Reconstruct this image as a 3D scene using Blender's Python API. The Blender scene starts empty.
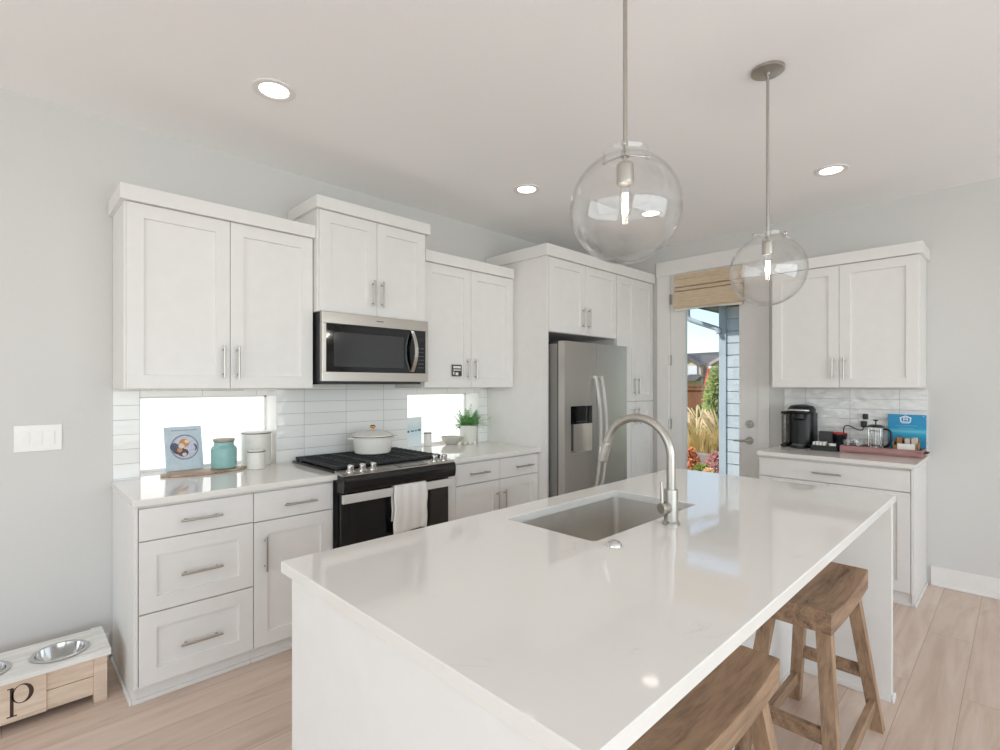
import bpy, bmesh, math, random
from mathutils import Vector, Matrix

random.seed(7)
SC = bpy.context.scene
COL = SC.collection

# ------------------------------------------------------------------ camera
TH = math.radians(45.687)
cam_d = bpy.data.cameras.new('camera'); cam = bpy.data.objects.new('camera', cam_d); COL.objects.link(cam)
cam.location = (0, 0, 1.4111)
cam.rotation_euler = (math.radians(90), 0, TH - math.pi / 2)
cam_d.sensor_width = 36; cam_d.lens = 36 * 510.46 / 1000
cam_d.shift_y = 0.0100
cam_d.clip_start = .05; cam_d.clip_end = 400
SC.camera = cam

# ------------------------------------------------------------------ world, sun, window light, exposure
W = bpy.data.worlds.new('sky'); SC.world = W; W.use_nodes = True
wn = W.node_tree.nodes; wl = W.node_tree.links
for n in list(wn): wn.remove(n)
sky = wn.new('ShaderNodeTexSky'); sky.sky_type = 'NISHITA'; sky.sun_disc = False
sky.sun_elevation = math.radians(38); sky.sun_rotation = math.radians(20); sky.air_density = 1.0; sky.dust_density = .5
wb = wn.new('ShaderNodeBackground'); wb.inputs['Strength'].default_value = .16
wo = wn.new('ShaderNodeOutputWorld')
wl.new(sky.outputs[0], wb.inputs[0]); wl.new(wb.outputs[0], wo.inputs[0])

def sun_dir(o, d):
    o.rotation_euler = Vector(d).to_track_quat('-Z', 'Y').to_euler()
sd = bpy.data.lights.new('sun', 'SUN'); so = bpy.data.objects.new('sun', sd); COL.objects.link(so)
sd.energy = 4.2; sd.angle = math.radians(1.5); sd.color = (1, .975, .94); so.location = (-8, 8, 12); sun_dir(so, (.55, -.42, -.72))

def area(name, loc, d, sx, sy, power, color=(1, 1, 1)):
    l = bpy.data.lights.new(name, 'AREA'); l.shape = 'RECTANGLE'; l.size = sx; l.size_y = sy; l.energy = power; l.color = color
    o = bpy.data.objects.new(name, l); COL.objects.link(o); o.location = loc; sun_dir(o, d); return o
# daylight through the great room's windows (built below in wall_left and wall_front)
area('daylight_left', (-3.40, .20, 1.45), (1, 0, .12), 5.4, 2.3, 56, (.85, .935, 1))
area('daylight_front', (.6, -3.40, 1.45), (0, 1, .22), 6.4, 2.3, 124, (.85, .935, 1))

SC.view_settings.view_transform = 'Standard'; SC.view_settings.look = 'None'
SC.view_settings.exposure = 0.14; SC.view_settings.gamma = 1; SC.view_settings.use_curve_mapping = False
SC.cycles.use_denoising = True
SC.cycles.max_bounces = 14; SC.cycles.diffuse_bounces = 8; SC.cycles.glossy_bounces = 6
SC.cycles.transmission_bounces = 8; SC.cycles.transparent_max_bounces = 24
SC.cycles.sample_clamp_indirect = 6.0
SC.cycles.caustics_reflective = False; SC.cycles.caustics_refractive = False

# ------------------------------------------------------------------ helpers
def lin(c):
    return tuple(((v / 255) / 12.92 if v / 255 <= .04045 else ((v / 255 + .055) / 1.055) ** 2.4) for v in c)

class Nodes:
    def __init__(s, name):
        s.m = bpy.data.materials.new(name); s.m.use_nodes = True; s.t = s.m.node_tree
        s.b = s.t.nodes['Principled BSDF']; s.out = s.t.nodes['Material Output']
    def n(s, kind, **kw):
        x = s.t.nodes.new(kind)
        for k, v in kw.items(): setattr(x, k, v)
        return x
    def l(s, a, b): s.t.links.new(a, b)
    def pos(s, scale=(1, 1, 1), obj=False, rot=(0, 0, 0)):
        mp = s.n('ShaderNodeMapping'); mp.inputs['Scale'].default_value = scale; mp.inputs['Rotation'].default_value = rot
        if obj: s.l(s.n('ShaderNodeTexCoord').outputs['Object'], mp.inputs[0])
        else: s.l(s.n('ShaderNodeNewGeometry').outputs['Position'], mp.inputs[0])
        return mp.outputs[0]
    def ramp(s, src, stops):
        r = s.n('ShaderNodeValToRGB'); e = r.color_ramp.elements
        while len(e) < len(stops): e.new(.5)
        for el, (p, c) in zip(e, stops): el.position = p; el.color = (*c, 1)
        s.l(src, r.inputs[0]); return r.outputs[0]
    def bump(s, src, strength, dist=.002):
        b = s.n('ShaderNodeBump'); b.inputs['Strength'].default_value = strength; b.inputs['Distance'].default_value = dist
        s.l(src, b.inputs['Height']); s.l(b.outputs[0], s.b.inputs['Normal'])

def mat(name, rgb, rough=.5, metal=0, spec=.5, coat=0, noise=0, nscale=40, bump=0, obj=False):
    k = Nodes(name); c = lin(rgb); k.b.inputs['Roughness'].default_value = rough; k.b.inputs['Metallic'].default_value = metal
    k.b.inputs['Specular IOR Level'].default_value = spec; k.b.inputs['Coat Weight'].default_value = coat
    k.b.inputs['Base Color'].default_value = (*c, 1)
    nz = k.n('ShaderNodeTexNoise'); nz.inputs['Scale'].default_value = nscale; nz.inputs['Detail'].default_value = 4
    k.l(k.pos(obj=obj), nz.inputs['Vector'])
    a = noise if noise else .015
    lo = tuple(max(0, v * (1 - a)) for v in c); hi = tuple(min(1, v * (1 + a)) for v in c)
    k.l(k.ramp(nz.outputs[0], [(.3, lo), (.7, hi)]), k.b.inputs['Base Color'])
    if bump: k.bump(nz.outputs[0], bump)
    return k.m

def metal(name, rgb, rough, stretch=(1, 1, 60), amount=.06):
    k = Nodes(name); c = lin(rgb); k.b.inputs['Metallic'].default_value = 1
    nz = k.n('ShaderNodeTexNoise'); nz.inputs['Scale'].default_value = 12; nz.inputs['Detail'].default_value = 3
    k.l(k.pos(stretch), nz.inputs['Vector'])
    k.l(k.ramp(nz.outputs[0], [(.3, tuple(v * (1 - amount) for v in c)), (.7, tuple(min(1, v * (1 + amount)) for v in c))]), k.b.inputs['Base Color'])
    mr = k.n('ShaderNodeMapRange'); mr.inputs['To Min'].default_value = rough * .85; mr.inputs['To Max'].default_value = rough * 1.15
    k.l(nz.outputs[0], mr.inputs[0]); k.l(mr.outputs[0], k.b.inputs['Roughness'])
    return k.m

def glass(name, edge=.75, face=.05, tint=(.985, .99, .99), rough=.0, power=3.0):
    k = Nodes(name); k.t.nodes.remove(k.b)
    tr = k.n('ShaderNodeBsdfTransparent'); tr.inputs[0].default_value = (*tint, 1)
    gl = k.n('ShaderNodeBsdfGlossy'); gl.inputs['Roughness'].default_value = rough
    lw = k.n('ShaderNodeLayerWeight'); lw.inputs['Blend'].default_value = .5
    pw = k.n('ShaderNodeMath', operation='POWER'); pw.inputs[1].default_value = power; k.l(lw.outputs['Facing'], pw.inputs[0])
    mr = k.n('ShaderNodeMapRange'); mr.inputs['To Min'].default_value = face; mr.inputs['To Max'].default_value = edge
    k.l(pw.outputs[0], mr.inputs[0])
    mx = k.n('ShaderNodeMixShader'); k.l(mr.outputs[0], mx.inputs[0]); k.l(tr.outputs[0], mx.inputs[1]); k.l(gl.outputs[0], mx.inputs[2])
    k.l(mx.outputs[0], k.out.inputs[0]); return k.m

def emit(name, rgb, strength, base=(.8, .8, .8), rough=.4):
    k = Nodes(name); k.b.inputs['Base Color'].default_value = (*base, 1); k.b.inputs['Roughness'].default_value = rough
    k.b.inputs['Emission Color'].default_value = (*lin(rgb), 1); k.b.inputs['Emission Strength'].default_value = strength
    return k.m

def wood(name, dark, light, axis='x', scale=1.0, rough=.5, knots=.35):
    k = Nodes(name); k.b.inputs['Roughness'].default_value = rough
    s = {'x': (1.5, 14, 14), 'y': (14, 1.5, 14), 'z': (14, 14, 1.5)}[axis]
    p = k.pos(tuple(v * scale for v in s))
    n1 = k.n('ShaderNodeTexNoise'); n1.inputs['Scale'].default_value = 1.6; n1.inputs['Detail'].default_value = 6; n1.inputs['Distortion'].default_value = .8
    k.l(p, n1.inputs['Vector'])
    n2 = k.n('ShaderNodeTexNoise'); n2.inputs['Scale'].default_value = 9; n2.inputs['Detail'].default_value = 4; k.l(p, n2.inputs['Vector'])
    mx = k.n('ShaderNodeMath', operation='MULTIPLY_ADD'); mx.inputs[1].default_value = knots; k.l(n2.outputs[0], mx.inputs[0]); k.l(n1.outputs[0], mx.inputs[2])
    k.l(k.ramp(mx.outputs[0], [(.45, lin(dark)), (.62, tuple((a + b) / 2 for a, b in zip(lin(dark), lin(light)))), (.85, lin(light))]), k.b.inputs['Base Color'])
    k.bump(mx.outputs[0], .25, .002)
    return k.m

class MB:
    def __init__(s): s.bm = bmesh.new()
    def _merge(s, b):
        me = bpy.data.meshes.new('tmp'); b.to_mesh(me); b.free(); s.bm.from_mesh(me); bpy.data.meshes.remove(me); return s
    def box(s, x0, x1, y0, y1, z0, z1, bev=0, rz=0, seg=2):
        b = bmesh.new(); bmesh.ops.create_cube(b, size=1)
        sx, sy, sz = abs(x1 - x0), abs(y1 - y0), abs(z1 - z0)
        bmesh.ops.scale(b, vec=(sx, sy, sz), verts=b.verts)
        if bev: bmesh.ops.bevel(b, geom=b.edges[:], offset=min(bev, .45 * min(sx, sy, sz)), segments=seg, affect='EDGES', profile=.5)
        if rz: bmesh.ops.rotate(b, verts=b.verts, cent=(0, 0, 0), matrix=Matrix.Rotation(rz, 3, 'Z'))
        bmesh.ops.translate(b, vec=((x0 + x1) / 2, (y0 + y1) / 2, (z0 + z1) / 2), verts=b.verts)
        return s._merge(b)
    def tube(s, pts, r, seg=12, cap=True, closed=False):
        pts = [Vector(p) for p in pts]; n = len(pts); rs = r if isinstance(r, (list, tuple)) else [r] * n
        b = bmesh.new(); rings = []; up = None
        for i, p in enumerate(pts):
            if closed: t = (pts[(i + 1) % n] - pts[i - 1])
            else: t = (pts[min(i + 1, n - 1)] - pts[max(i - 1, 0)])
            t.normalize()
            if up is None:
                up = Vector((0, 0, 1)) if abs(t.z) < .9 else Vector((1, 0, 0))
            a = t.cross(up).normalized(); up = a.cross(t).normalized()
            rings.append([b.verts.new(p + rs[i] * (math.cos(k * 2 * math.pi / seg) * a + math.sin(k * 2 * math.pi / seg) * up)) for k in range(seg)])
        for i in range(n if closed else n - 1):
            A, B = rings[i], rings[(i + 1) % n]
            for k in range(seg): b.faces.new((A[k], A[(k + 1) % seg], B[(k + 1) % seg], B[k]))
        if cap and not closed:
            b.faces.new(rings[0]); b.faces.new(rings[-1])
        bmesh.ops.recalc_face_normals(b, faces=b.faces)
        return s._merge(b)
    def cyl(s, p0, p1, r, seg=20, r2=None, bev=0):
        p0, p1 = Vector(p0), Vector(p1)
        if bev:
            d = (p1 - p0).normalized(); q = r if r2 is None else r2
            return s.tube([p0, p0 + d * 1e-5, p0 + d * bev, p1 - d * bev, p1 - d * 1e-5, p1], [max(r - bev, .0001), r - bev, r, q, q - bev, max(q - bev, .0001)], seg)
        return s.tube([p0, p1], [r, r if r2 is None else r2], seg)
    def lathe(s, prof, c=(0, 0, 0), seg=32, sx=1, sy=1):
        b = bmesh.new(); rings = []
        for r, z in prof:
            if r < 1e-6: rings.append([b.verts.new((c[0], c[1], c[2] + z))])
            else: rings.append([b.verts.new((c[0] + sx * r * math.cos(k * 2 * math.pi / seg), c[1] + sy * r * math.sin(k * 2 * math.pi / seg), c[2] + z)) for k in range(seg)])
        for A, B in zip(rings, rings[1:]):
            for k in range(seg):
                a0, a1 = A[k % len(A)], A[(k + 1) % len(A)]; b0, b1 = B[k % len(B)], B[(k + 1) % len(B)]
                f = []
                for v in (a0, a1, b1, b0):
                    if v not in f: f.append(v)
                if len(f) > 2:
                    try: b.faces.new(f)
                    except ValueError: pass
        bmesh.ops.recalc_face_normals(b, faces=b.faces)
        return s._merge(b)
    def ball(s, c, r, seg=16, sx=1, sy=1, sz=1):
        return s.lathe([(r * math.sin(math.pi * i / 10), -r * sz * math.cos(math.pi * i / 10)) for i in range(11)], c, seg, sx, sy)
    def prism(s, poly, vec, bev=0):
        b = bmesh.new(); vs = [b.verts.new(p) for p in poly]; f = b.faces.new(vs)
        r = bmesh.ops.extrude_face_region(b, geom=[f]); nv = [g for g in r['geom'] if isinstance(g, bmesh.types.BMVert)]
        bmesh.ops.translate(b, vec=vec, verts=nv); bmesh.ops.recalc_face_normals(b, faces=b.faces)
        if bev: bmesh.ops.bevel(b, geom=b.edges[:], offset=bev, segments=2, affect='EDGES', profile=.5)
        return s._merge(b)
    def mesh(s, verts, faces):
        b = bmesh.new(); vs = [b.verts.new(v) for v in verts]
        for f in faces: b.faces.new([vs[i] for i in f])
        bmesh.ops.recalc_face_normals(b, faces=b.faces); return s._merge(b)
    def rot(s, rz, c):
        bmesh.ops.rotate(s.bm, verts=s.bm.verts, cent=c, matrix=Matrix.Rotation(rz, 3, 'Z')); return s
    def rotx(s, a, c, ax='X'):
        bmesh.ops.rotate(s.bm, verts=s.bm.verts, cent=c, matrix=Matrix.Rotation(a, 3, ax)); return s
    def build(s, name, m, parent=None, smooth=True, ang=38):
        me = bpy.data.meshes.new(name); s.bm.to_mesh(me); s.bm.free()
        me.materials.append(m)
        o = bpy.data.objects.new(name, me); COL.objects.link(o)
        org = Vector((0, 0, 0)); p = parent
        while p: org = org + p.location; p = p.parent
        if parent is None:                        # a thing of one mesh: origin at its base
            bb = [v.co for v in me.vertices]
            org = Vector(((min(v.x for v in bb) + max(v.x for v in bb)) / 2, (min(v.y for v in bb) + max(v.y for v in bb)) / 2, min(v.z for v in bb)))
            o.location = org
        me.transform(Matrix.Translation(-org))
        if parent: o.parent = parent
        if smooth:
            for f in me.polygons: f.use_smooth = True
            me.set_sharp_from_angle(angle=math.radians(ang))
            if len(me.polygons) < 4000: o.modifiers.new('even_normals', 'WEIGHTED_NORMAL').keep_sharp = True
        return o

def tag(o, label=None, cat=None, group=None, kind=None):
    if label: o['label'] = label
    if cat: o['category'] = cat
    if group: o['group'] = group
    if kind: o['kind'] = kind
    return o
def thing(name, label, cat, loc, group=None):
    o = bpy.data.objects.new(name, None); COL.objects.link(o); o.location = loc; o.empty_display_size = .05
    return tag(o, label, cat, group)
def struct(name, mb, m, parent=None):
    o = mb.build(name, m, parent)
    if parent is None: o['kind'] = 'structure'
    return o
def sroot(name, loc):
    o = bpy.data.objects.new(name, None); COL.objects.link(o); o.location = loc; o['kind'] = 'structure'; return o
def dup(root, loc, label=None, group=None, rz=None):
    def cp(o, par):
        c = o.copy(); COL.objects.link(c)
        if par: c.parent = par
        for ch in list(o.children): cp(ch, c)
        return c
    r = cp(root, None); r.location = loc
    if rz is not None: r.rotation_euler = (0, 0, rz)
    if label: r['label'] = label
    if group: r['group'] = group
    return r

# ------------------------------------------------------------------ materials
M = {}
M['wall'] = mat('wall_paint', (213, 212, 209), .75, spec=.25, nscale=220, bump=.03)
M['ceil'] = mat('ceiling_paint', (248, 247, 246), .85, spec=.15, nscale=160, bump=.03)
M['cab'] = mat('cabinet_paint', (231, 229, 226), .42, spec=.4, nscale=15)
M['trim'] = mat('trim_paint', (233, 231, 228), .4, spec=.4, nscale=15)
M['nickel'] = metal('brushed_nickel', (186, 182, 175), .3, (40, 40, 4))
M['steel'] = metal('stainless_steel', (202, 197, 190), .30, (1, 1, 30), .03)
M['steel_dark'] = metal('dark_stainless_steel', (196, 192, 186), .34, (40, 40, 1), .03)
M['steel_side'] = mat('grey_fridge_side', (128, 126, 122), .45, spec=.4)
M['sinksteel'] = metal('sink_steel', (216, 213, 207), .5, (1, 30, 1), .04)
k_ = Nodes('satin_handle_steel'); k_.b.inputs['Metallic'].default_value = .55; k_.b.inputs['Roughness'].default_value = .38; k_.b.inputs['Base Color'].default_value = (*lin((232, 230, 226)), 1); M['handle_steel'] = k_.m
M['chrome'] = metal('chrome', (215, 214, 212), .12, (1, 1, 1), .02)
M['black'] = mat('black_plastic', (24, 25, 27), .38)
M['blackgloss'] = mat('black_enamel', (13, 14, 15), .12, spec=.55)
M['blackglass'] = mat('black_glass', (10, 11, 13), .05, spec=.6)
M['iron'] = mat('cast_iron', (38, 39, 41), .55, noise=.15, nscale=120, bump=.1)
M['darkgrey'] = mat('dark_grey_plastic', (58, 58, 59), .5)
M['ceramic'] = mat('white_ceramic', (232, 229, 222), .3, spec=.5)
M['ceramic_warm'] = mat('warm_white_ceramic', (232, 229, 223), .4, spec=.5, noise=.03, nscale=60)
M['enamel'] = mat('white_enamel', (240, 237, 230), .16, spec=.5)
M['teal'] = mat('teal_ceramic', (142, 184, 182), .25, spec=.5, noise=.05, nscale=30)
M['copper'] = metal('copper_knob', (196, 140, 84), .25, (1, 1, 1))
M['whiteplastic'] = mat('white_plastic', (240, 239, 235), .35)
M['red'] = mat('red_plastic', (205, 38, 42), .4)
M['rope'] = mat('black_rubber', (20, 20, 22), .55)
M['towel'] = mat('white_towel', (236, 233, 228), .95, spec=.1, noise=.05, nscale=170, bump=.9)
M['glass'] = glass('pendant_glass', .95, .06, (.999, .999, .999), power=4.5)
M['clear'] = glass('clear_glass', .7, .06, (.98, .985, .985), power=2.6)
M['pane'] = glass('window_glass', .6, .05, (.97, .98, .98), power=4)
M['reservoir'] = glass('smoky_plastic', .5, .08, (.55, .54, .52), rough=.08)
M['frost'] = emit('frosted_glass_in_daylight', (250, 252, 252), 1.25, (.35, .35, .35), .25)
M['lamp'] = emit('lamp_diffuser', (255, 246, 232), 4.0)
M['filament'] = emit('glowing_filament', (255, 238, 214), 14)
M['stool'] = wood('weathered_teak', (92, 71, 55), (166, 136, 109), 'x', 1.0, .6, .45)
M['stoolleg'] = wood('weathered_teak_legs', (98, 77, 60), (172, 142, 114), 'z', 1.0, .6, .45)
M['board'] = wood('live_edge_wood', (104, 78, 60), (190, 164, 142), 'x', 2.0, .5, .5)
M['lidwood'] = wood('pale_lid_wood', (142, 126, 108), (190, 174, 154), 'x', 2.0, .5)
M['crate'] = wood('pale_crate_wood', (196, 174, 152), (228, 208, 188), 'x', 1.4, .65)
M['cratewhite'] = wood('whitewashed_wood', (214, 212, 206), (240, 239, 235), 'x', 1.4, .6)
M['traywood'] = wood('reddish_tray_wood', (128, 88, 84), (176, 134, 130), 'y', 1.4, .55)
M['letter'] = mat('dark_brown_paint', (66, 46, 36), .6)

def quartz():
    k = Nodes('white_quartz'); k.b.inputs['Roughness'].default_value = .05; k.b.inputs['Specular IOR Level'].default_value = .6
    p = k.pos()
    n1 = k.n('ShaderNodeTexNoise'); n1.inputs['Scale'].default_value = 3.2; n1.inputs['Detail'].default_value = 9; n1.inputs['Roughness'].default_value = .68; n1.inputs['Distortion'].default_value = 1.4; k.l(p, n1.inputs['Vector'])
    n2 = k.n('ShaderNodeTexNoise'); n2.inputs['Scale'].default_value = 5; n2.inputs['Detail'].default_value = 3; k.l(p, n2.inputs['Vector'])
    v = k.n('ShaderNodeMath', operation='SUBTRACT'); v.inputs[1].default_value = .5; k.l(n1.outputs[0], v.inputs[0])
    a = k.n('ShaderNodeMath', operation='ABSOLUTE'); k.l(v.outputs[0], a.inputs[0])
    vein = k.n('ShaderNodeMapRange'); vein.inputs['From Min'].default_value = 0; vein.inputs['From Max'].default_value = .009; vein.inputs['To Min'].default_value = 1; vein.inputs['To Max'].default_value = 0; k.l(a.outputs[0], vein.inputs[0])
    g = k.n('ShaderNodeMapRange'); g.inputs['From Min'].default_value = .60; g.inputs['From Max'].default_value = .8; k.l(n2.outputs[0], g.inputs[0])
    mm = k.n('ShaderNodeMath', operation='MULTIPLY'); k.l(vein.outputs[0], mm.inputs[0]); k.l(g.outputs[0], mm.inputs[1])
    k.l(k.ramp(mm.outputs[0], [(0, lin((231, 228, 223))), (1, lin((192, 188, 184)))]), k.b.inputs['Base Color'])
    return k.m
M['quartz'] = quartz()

def tile(name, axis, u0, z0, wave, wd):
    """stacked 305 x 76 mm glazed tile with thin grout; axis is the wall's horizontal axis"""
    k = Nodes(name); g = k.n('ShaderNodeNewGeometry'); sp = k.n('ShaderNodeSeparateXYZ'); k.l(g.outputs['Position'], sp.inputs[0])
    cb = k.n('ShaderNodeCombineXYZ')
    a = k.n('ShaderNodeMath', operation='SUBTRACT'); a.inputs[1].default_value = u0; k.l(sp.outputs['XY'.index(axis.upper())], a.inputs[0])
    b = k.n('ShaderNodeMath', operation='SUBTRACT'); b.inputs[1].default_value = z0; k.l(sp.outputs[2], b.inputs[0])
    k.l(a.outputs[0], cb.inputs[0]); k.l(b.outputs[0], cb.inputs[1])
    br = k.n('ShaderNodeTexBrick'); br.offset = 0; br.squash = 1
    br.inputs['Scale'].default_value = 1; br.inputs['Mortar Size'].default_value = .0014; br.inputs['Mortar Smooth'].default_value = .25
    br.inputs['Brick Width'].default_value = wd; br.inputs['Row Height'].default_value = .0765
    c = lin((241, 241, 239)); c2 = lin((236, 236, 234)); mo = lin((188, 187, 182))
    br.inputs['Color1'].default_value = (*c, 1); br.inputs['Color2'].default_value = (*c2, 1); br.inputs['Mortar'].default_value = (*mo, 1)
    k.l(cb.outputs[0], br.inputs['Vector']); k.l(br.outputs['Color'], k.b.inputs['Base Color'])
    k.b.inputs['Roughness'].default_value = .07
    nz = k.n('ShaderNodeTexNoise'); nz.inputs['Scale'].default_value = 1; nz.inputs['Detail'].default_value = 1.5
    mp = k.n('ShaderNodeMapping'); mp.inputs['Scale'].default_value = (9, 17, 1); k.l(cb.outputs[0], mp.inputs[0]); k.l(mp.outputs[0], nz.inputs['Vector'])
    b1 = k.n('ShaderNodeBump'); b1.inputs['Strength'].default_value = wave; b1.inputs['Distance'].default_value = .022; k.l(nz.outputs[0], b1.inputs['Height'])
    b2 = k.n('ShaderNodeBump'); b2.invert = True; b2.inputs['Strength'].default_value = .6; b2.inputs['Distance'].default_value = .002
    k.l(br.outputs['Fac'], b2.inputs['Height']); k.l(b1.outputs[0], b2.inputs['Normal']); k.l(b2.outputs[0], k.b.inputs['Normal'])
    return k.m
M['tileA'] = tile('glazed_white_tile_long_wall', 'x', 1.416 - .2965 * 20, 1.0 - .0765 * 40 + .0765 * 1 - .002, .16, .2965)
M['tileB'] = tile('glazed_white_tile_short_wall', 'y', .63 - .305 * 20, 1.0 - .0765 * 40 + .0765 * 1 - .002, 1.0, .305)

def planks():
    k = Nodes('light_oak_planks'); k.b.inputs['Roughness'].default_value = .38
    p = k.pos()
    br = k.n('ShaderNodeTexBrick'); br.offset = .37; br.inputs['Scale'].default_value = 1
    br.inputs['Brick Width'].default_value = 1.9; br.inputs['Row Height'].default_value = .19; br.inputs['Mortar Size'].default_value = .0012
    br.inputs['Color1'].default_value = (0, 0, 0, 1); br.inputs['Color2'].default_value = (1, 1, 1, 1); br.inputs['Mortar'].default_value = (.5, .5, .5, 1)
    k.l(p, br.inputs['Vector'])
    p2 = k.pos((1.1, 9, 9)); ad = k.n('ShaderNodeVectorMath', operation='ADD'); k.l(p2, ad.inputs[0])
    sc = k.n('ShaderNodeVectorMath', operation='SCALE'); sc.inputs['Scale'].default_value = 13; k.l(br.outputs['Color'], sc.inputs[0]); k.l(sc.outputs[0], ad.inputs[1])
    n1 = k.n('ShaderNodeTexNoise'); n1.inputs['Scale'].default_value = 1.3; n1.inputs['Detail'].default_value = 8; n1.inputs['Roughness'].default_value = .6; n1.inputs['Distortion'].default_value = 1.2
    k.l(ad.outputs[0], n1.inputs['Vector'])
    grain = k.ramp(n1.outputs[0], [(.3, lin((200, 176, 159))), (.5, lin((216, 195, 180))), (.72, lin((227, 209, 196)))])
    tone = k.n('ShaderNodeMixRGB', blend_type='MULTIPLY'); tone.inputs[0].default_value = 1
    k.l(grain, tone.inputs[1]); k.l(k.ramp(br.outputs['Color'], [(0, (.9, .88, .86)), (1, (1.0, 1.0, 1.0))]), tone.inputs[2])
    mo = k.n('ShaderNodeMixRGB'); mo.inputs[2].default_value = (*lin((166, 140, 122)), 1); k.l(br.outputs['Fac'], mo.inputs[0]); k.l(tone.outputs[0], mo.inputs[1])
    k.l(mo.outputs[0], k.b.inputs['Base Color']); k.bump(n1.outputs[0], .06, .001)
    return k.m
M['planks'] = planks()

def weave():
    k = Nodes('woven_beige_fabric'); k.b.inputs['Roughness'].default_value = .9
    n = k.n('ShaderNodeTexNoise'); n.inputs['Scale'].default_value = 1; n.inputs['Detail'].default_value = 3; k.l(k.pos((1, 14, 260)), n.inputs['Vector'])
    k.l(k.ramp(n.outputs[0], [(.3, lin((196, 174, 146))), (.7, lin((222, 203, 178)))]), k.b.inputs['Base Color']); k.bump(n.outputs[0], .3)
    return k.m
M['weave'] = weave()

# ------------------------------------------------------------------ room shell
YA, XB, ZC = 3.293, 4.708, 2.78
W1 = (.526, 1.242, .914, 1.350); W2 = (2.215, 2.949, .914, 1.346)
XL, YF = -3.5, -3.5
TB = .22
b = MB()     # long wall with two low window openings
b.box(XL - .2, W1[0], YA, YA + TB, 0, ZC).box(W1[1], W2[0], YA, YA + TB, 0, ZC).box(W2[1], XB + .16, YA, YA + TB, 0, ZC)
for w in (W1, W2): b.box(w[0], w[1], YA, YA + TB, 0, w[2] - .03).box(w[0], w[1], YA, YA + TB, w[3], ZC)
struct('wall_back', b, M['wall'])
DY0, DY1, DZ = 1.605, 2.425, 2.485
b = MB(); b.box(XB, XB + .16, YF - .2, DY0, 0, ZC).box(XB, XB + .16, DY1, YA, 0, ZC).box(XB, XB + .16, DY0, DY1, DZ, ZC)
struct('wall_right', b, M['wall'])
b = MB(); b.box(XL - .16, XL, YF, -2.5, 0, ZC).box(XL - .16, XL, 2.9, YA, 0, ZC).box(XL - .16, XL, -2.5, 2.9, 0, .3).box(XL - .16, XL, -2.5, 2.9, 2.6, ZC)
struct('wall_left', b, M['wall'])
b = MB(); b.box(XL - .16, -2.6, YF - .16, YF, 0, ZC).box(3.8, XB, YF - .16, YF, 0, ZC).box(-2.6, 3.8, YF - .16, YF, 0, .3).box(-2.6, 3.8, YF - .16, YF, 2.6, ZC)
struct('wall_front', b, M['wall'])
struct('floor', MB().box(XL - .16, XB + .16, YF - .16, YA + TB, -.12, 0), M['planks'])
struct('ceiling', MB().box(XL - .2, XB + .3, YF - .2, YA + .4, ZC, ZC + .15), M['ceil'])
b = MB(); b.box(XB - .014, XB, YF, .455, 0, .135, .003).box(XB - .026, XB - .014, YF, .455, 0, .018, .005)
struct('baseboard_right', b, M['trim'])
b = MB(); b.box(XL, .395, YA - .014, YA, 0, .135, .003).box(XL, .395, YA - .026, YA - .014, 0, .018, .005)
struct('baseboard_back', b, M['trim'])
# big windows of the great room behind the camera
def big_window(name, ax, c0, c1, z0, z1, pl, n):
    r = sroot(name, (pl, (c0 + c1) / 2, z0) if ax == 'y' else ((c0 + c1) / 2, pl, z0))
    b = MB(); w = (c1 - c0) / n
    for i in range(n + 1):
        c = c0 + i * w
        lo, hi = max(c0, c - .04), min(c1, c + .04)
        b.box(pl - .04, pl + .04, lo, hi, z0, z1) if ax == 'y' else b.box(lo, hi, pl - .04, pl + .04, z0, z1)
    for lo, hi in ((z0, z0 + .06), (z1 - .06, z1)):
        b.box(pl - .04, pl + .04, c0, c1, lo, hi) if ax == 'y' else b.box(c0, c1, pl - .04, pl + .04, lo, hi)
    b.build('window_frame', M['trim'], r)
    g = MB(); g.box(pl - .004, pl + .004, c0 + .04, c1 - .04, z0 + .06, z1 - .06) if ax == 'y' else g.box(c0 + .04, c1 - .04, pl - .004, pl + .004, z0 + .06, z1 - .06)
    g.build('pane', M['pane'], r)
big_window('window_3', 'y', -2.5, 2.9, .3, 2.6, XL - .08, 3)
big_window('window_4', 'x', -2.6, 3.8, .3, 2.6, YF - .08, 4)

# low frosted windows between counter and wall cabinets
def low_window(name, w):
    r = sroot(name, ((w[0] + w[1]) / 2, YA + .17, w[2])); x0, x1, z0, z1 = w; yf = YA + .165
    b = MB(); b.box(x0, x0 + .016, yf, yf + .05, z0, z1).box(x1 - .016, x1, yf, yf + .05, z0, z1).box(x0, x1, yf, yf + .05, z1 - .016, z1).box(x0, x1, yf, yf + .05, z0, z0 + .018)
    b.build('window_frame', M['trim'], r)
    MB().box(x0 + .012, x1 - .012, yf + .02, yf + .03, z0 + .012, z1 - .012).build('pane', M['frost'], r)
    MB().box(x0, x1, YA, yf + .06, z0 - .03, z0).build('sill', M['quartz'], r)
    b = MB(); b.box(x0, x0 + .004, YA - .008, yf, z0, z1).box(x1 - .004, x1, YA - .008, yf, z0, z1).box(x0, x1, YA - .008, yf, z1 - .004, z1)
    b.build('jamb_lining', M['trim'], r)
low_window('window_1', W1); low_window('window_2', W2)

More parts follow.
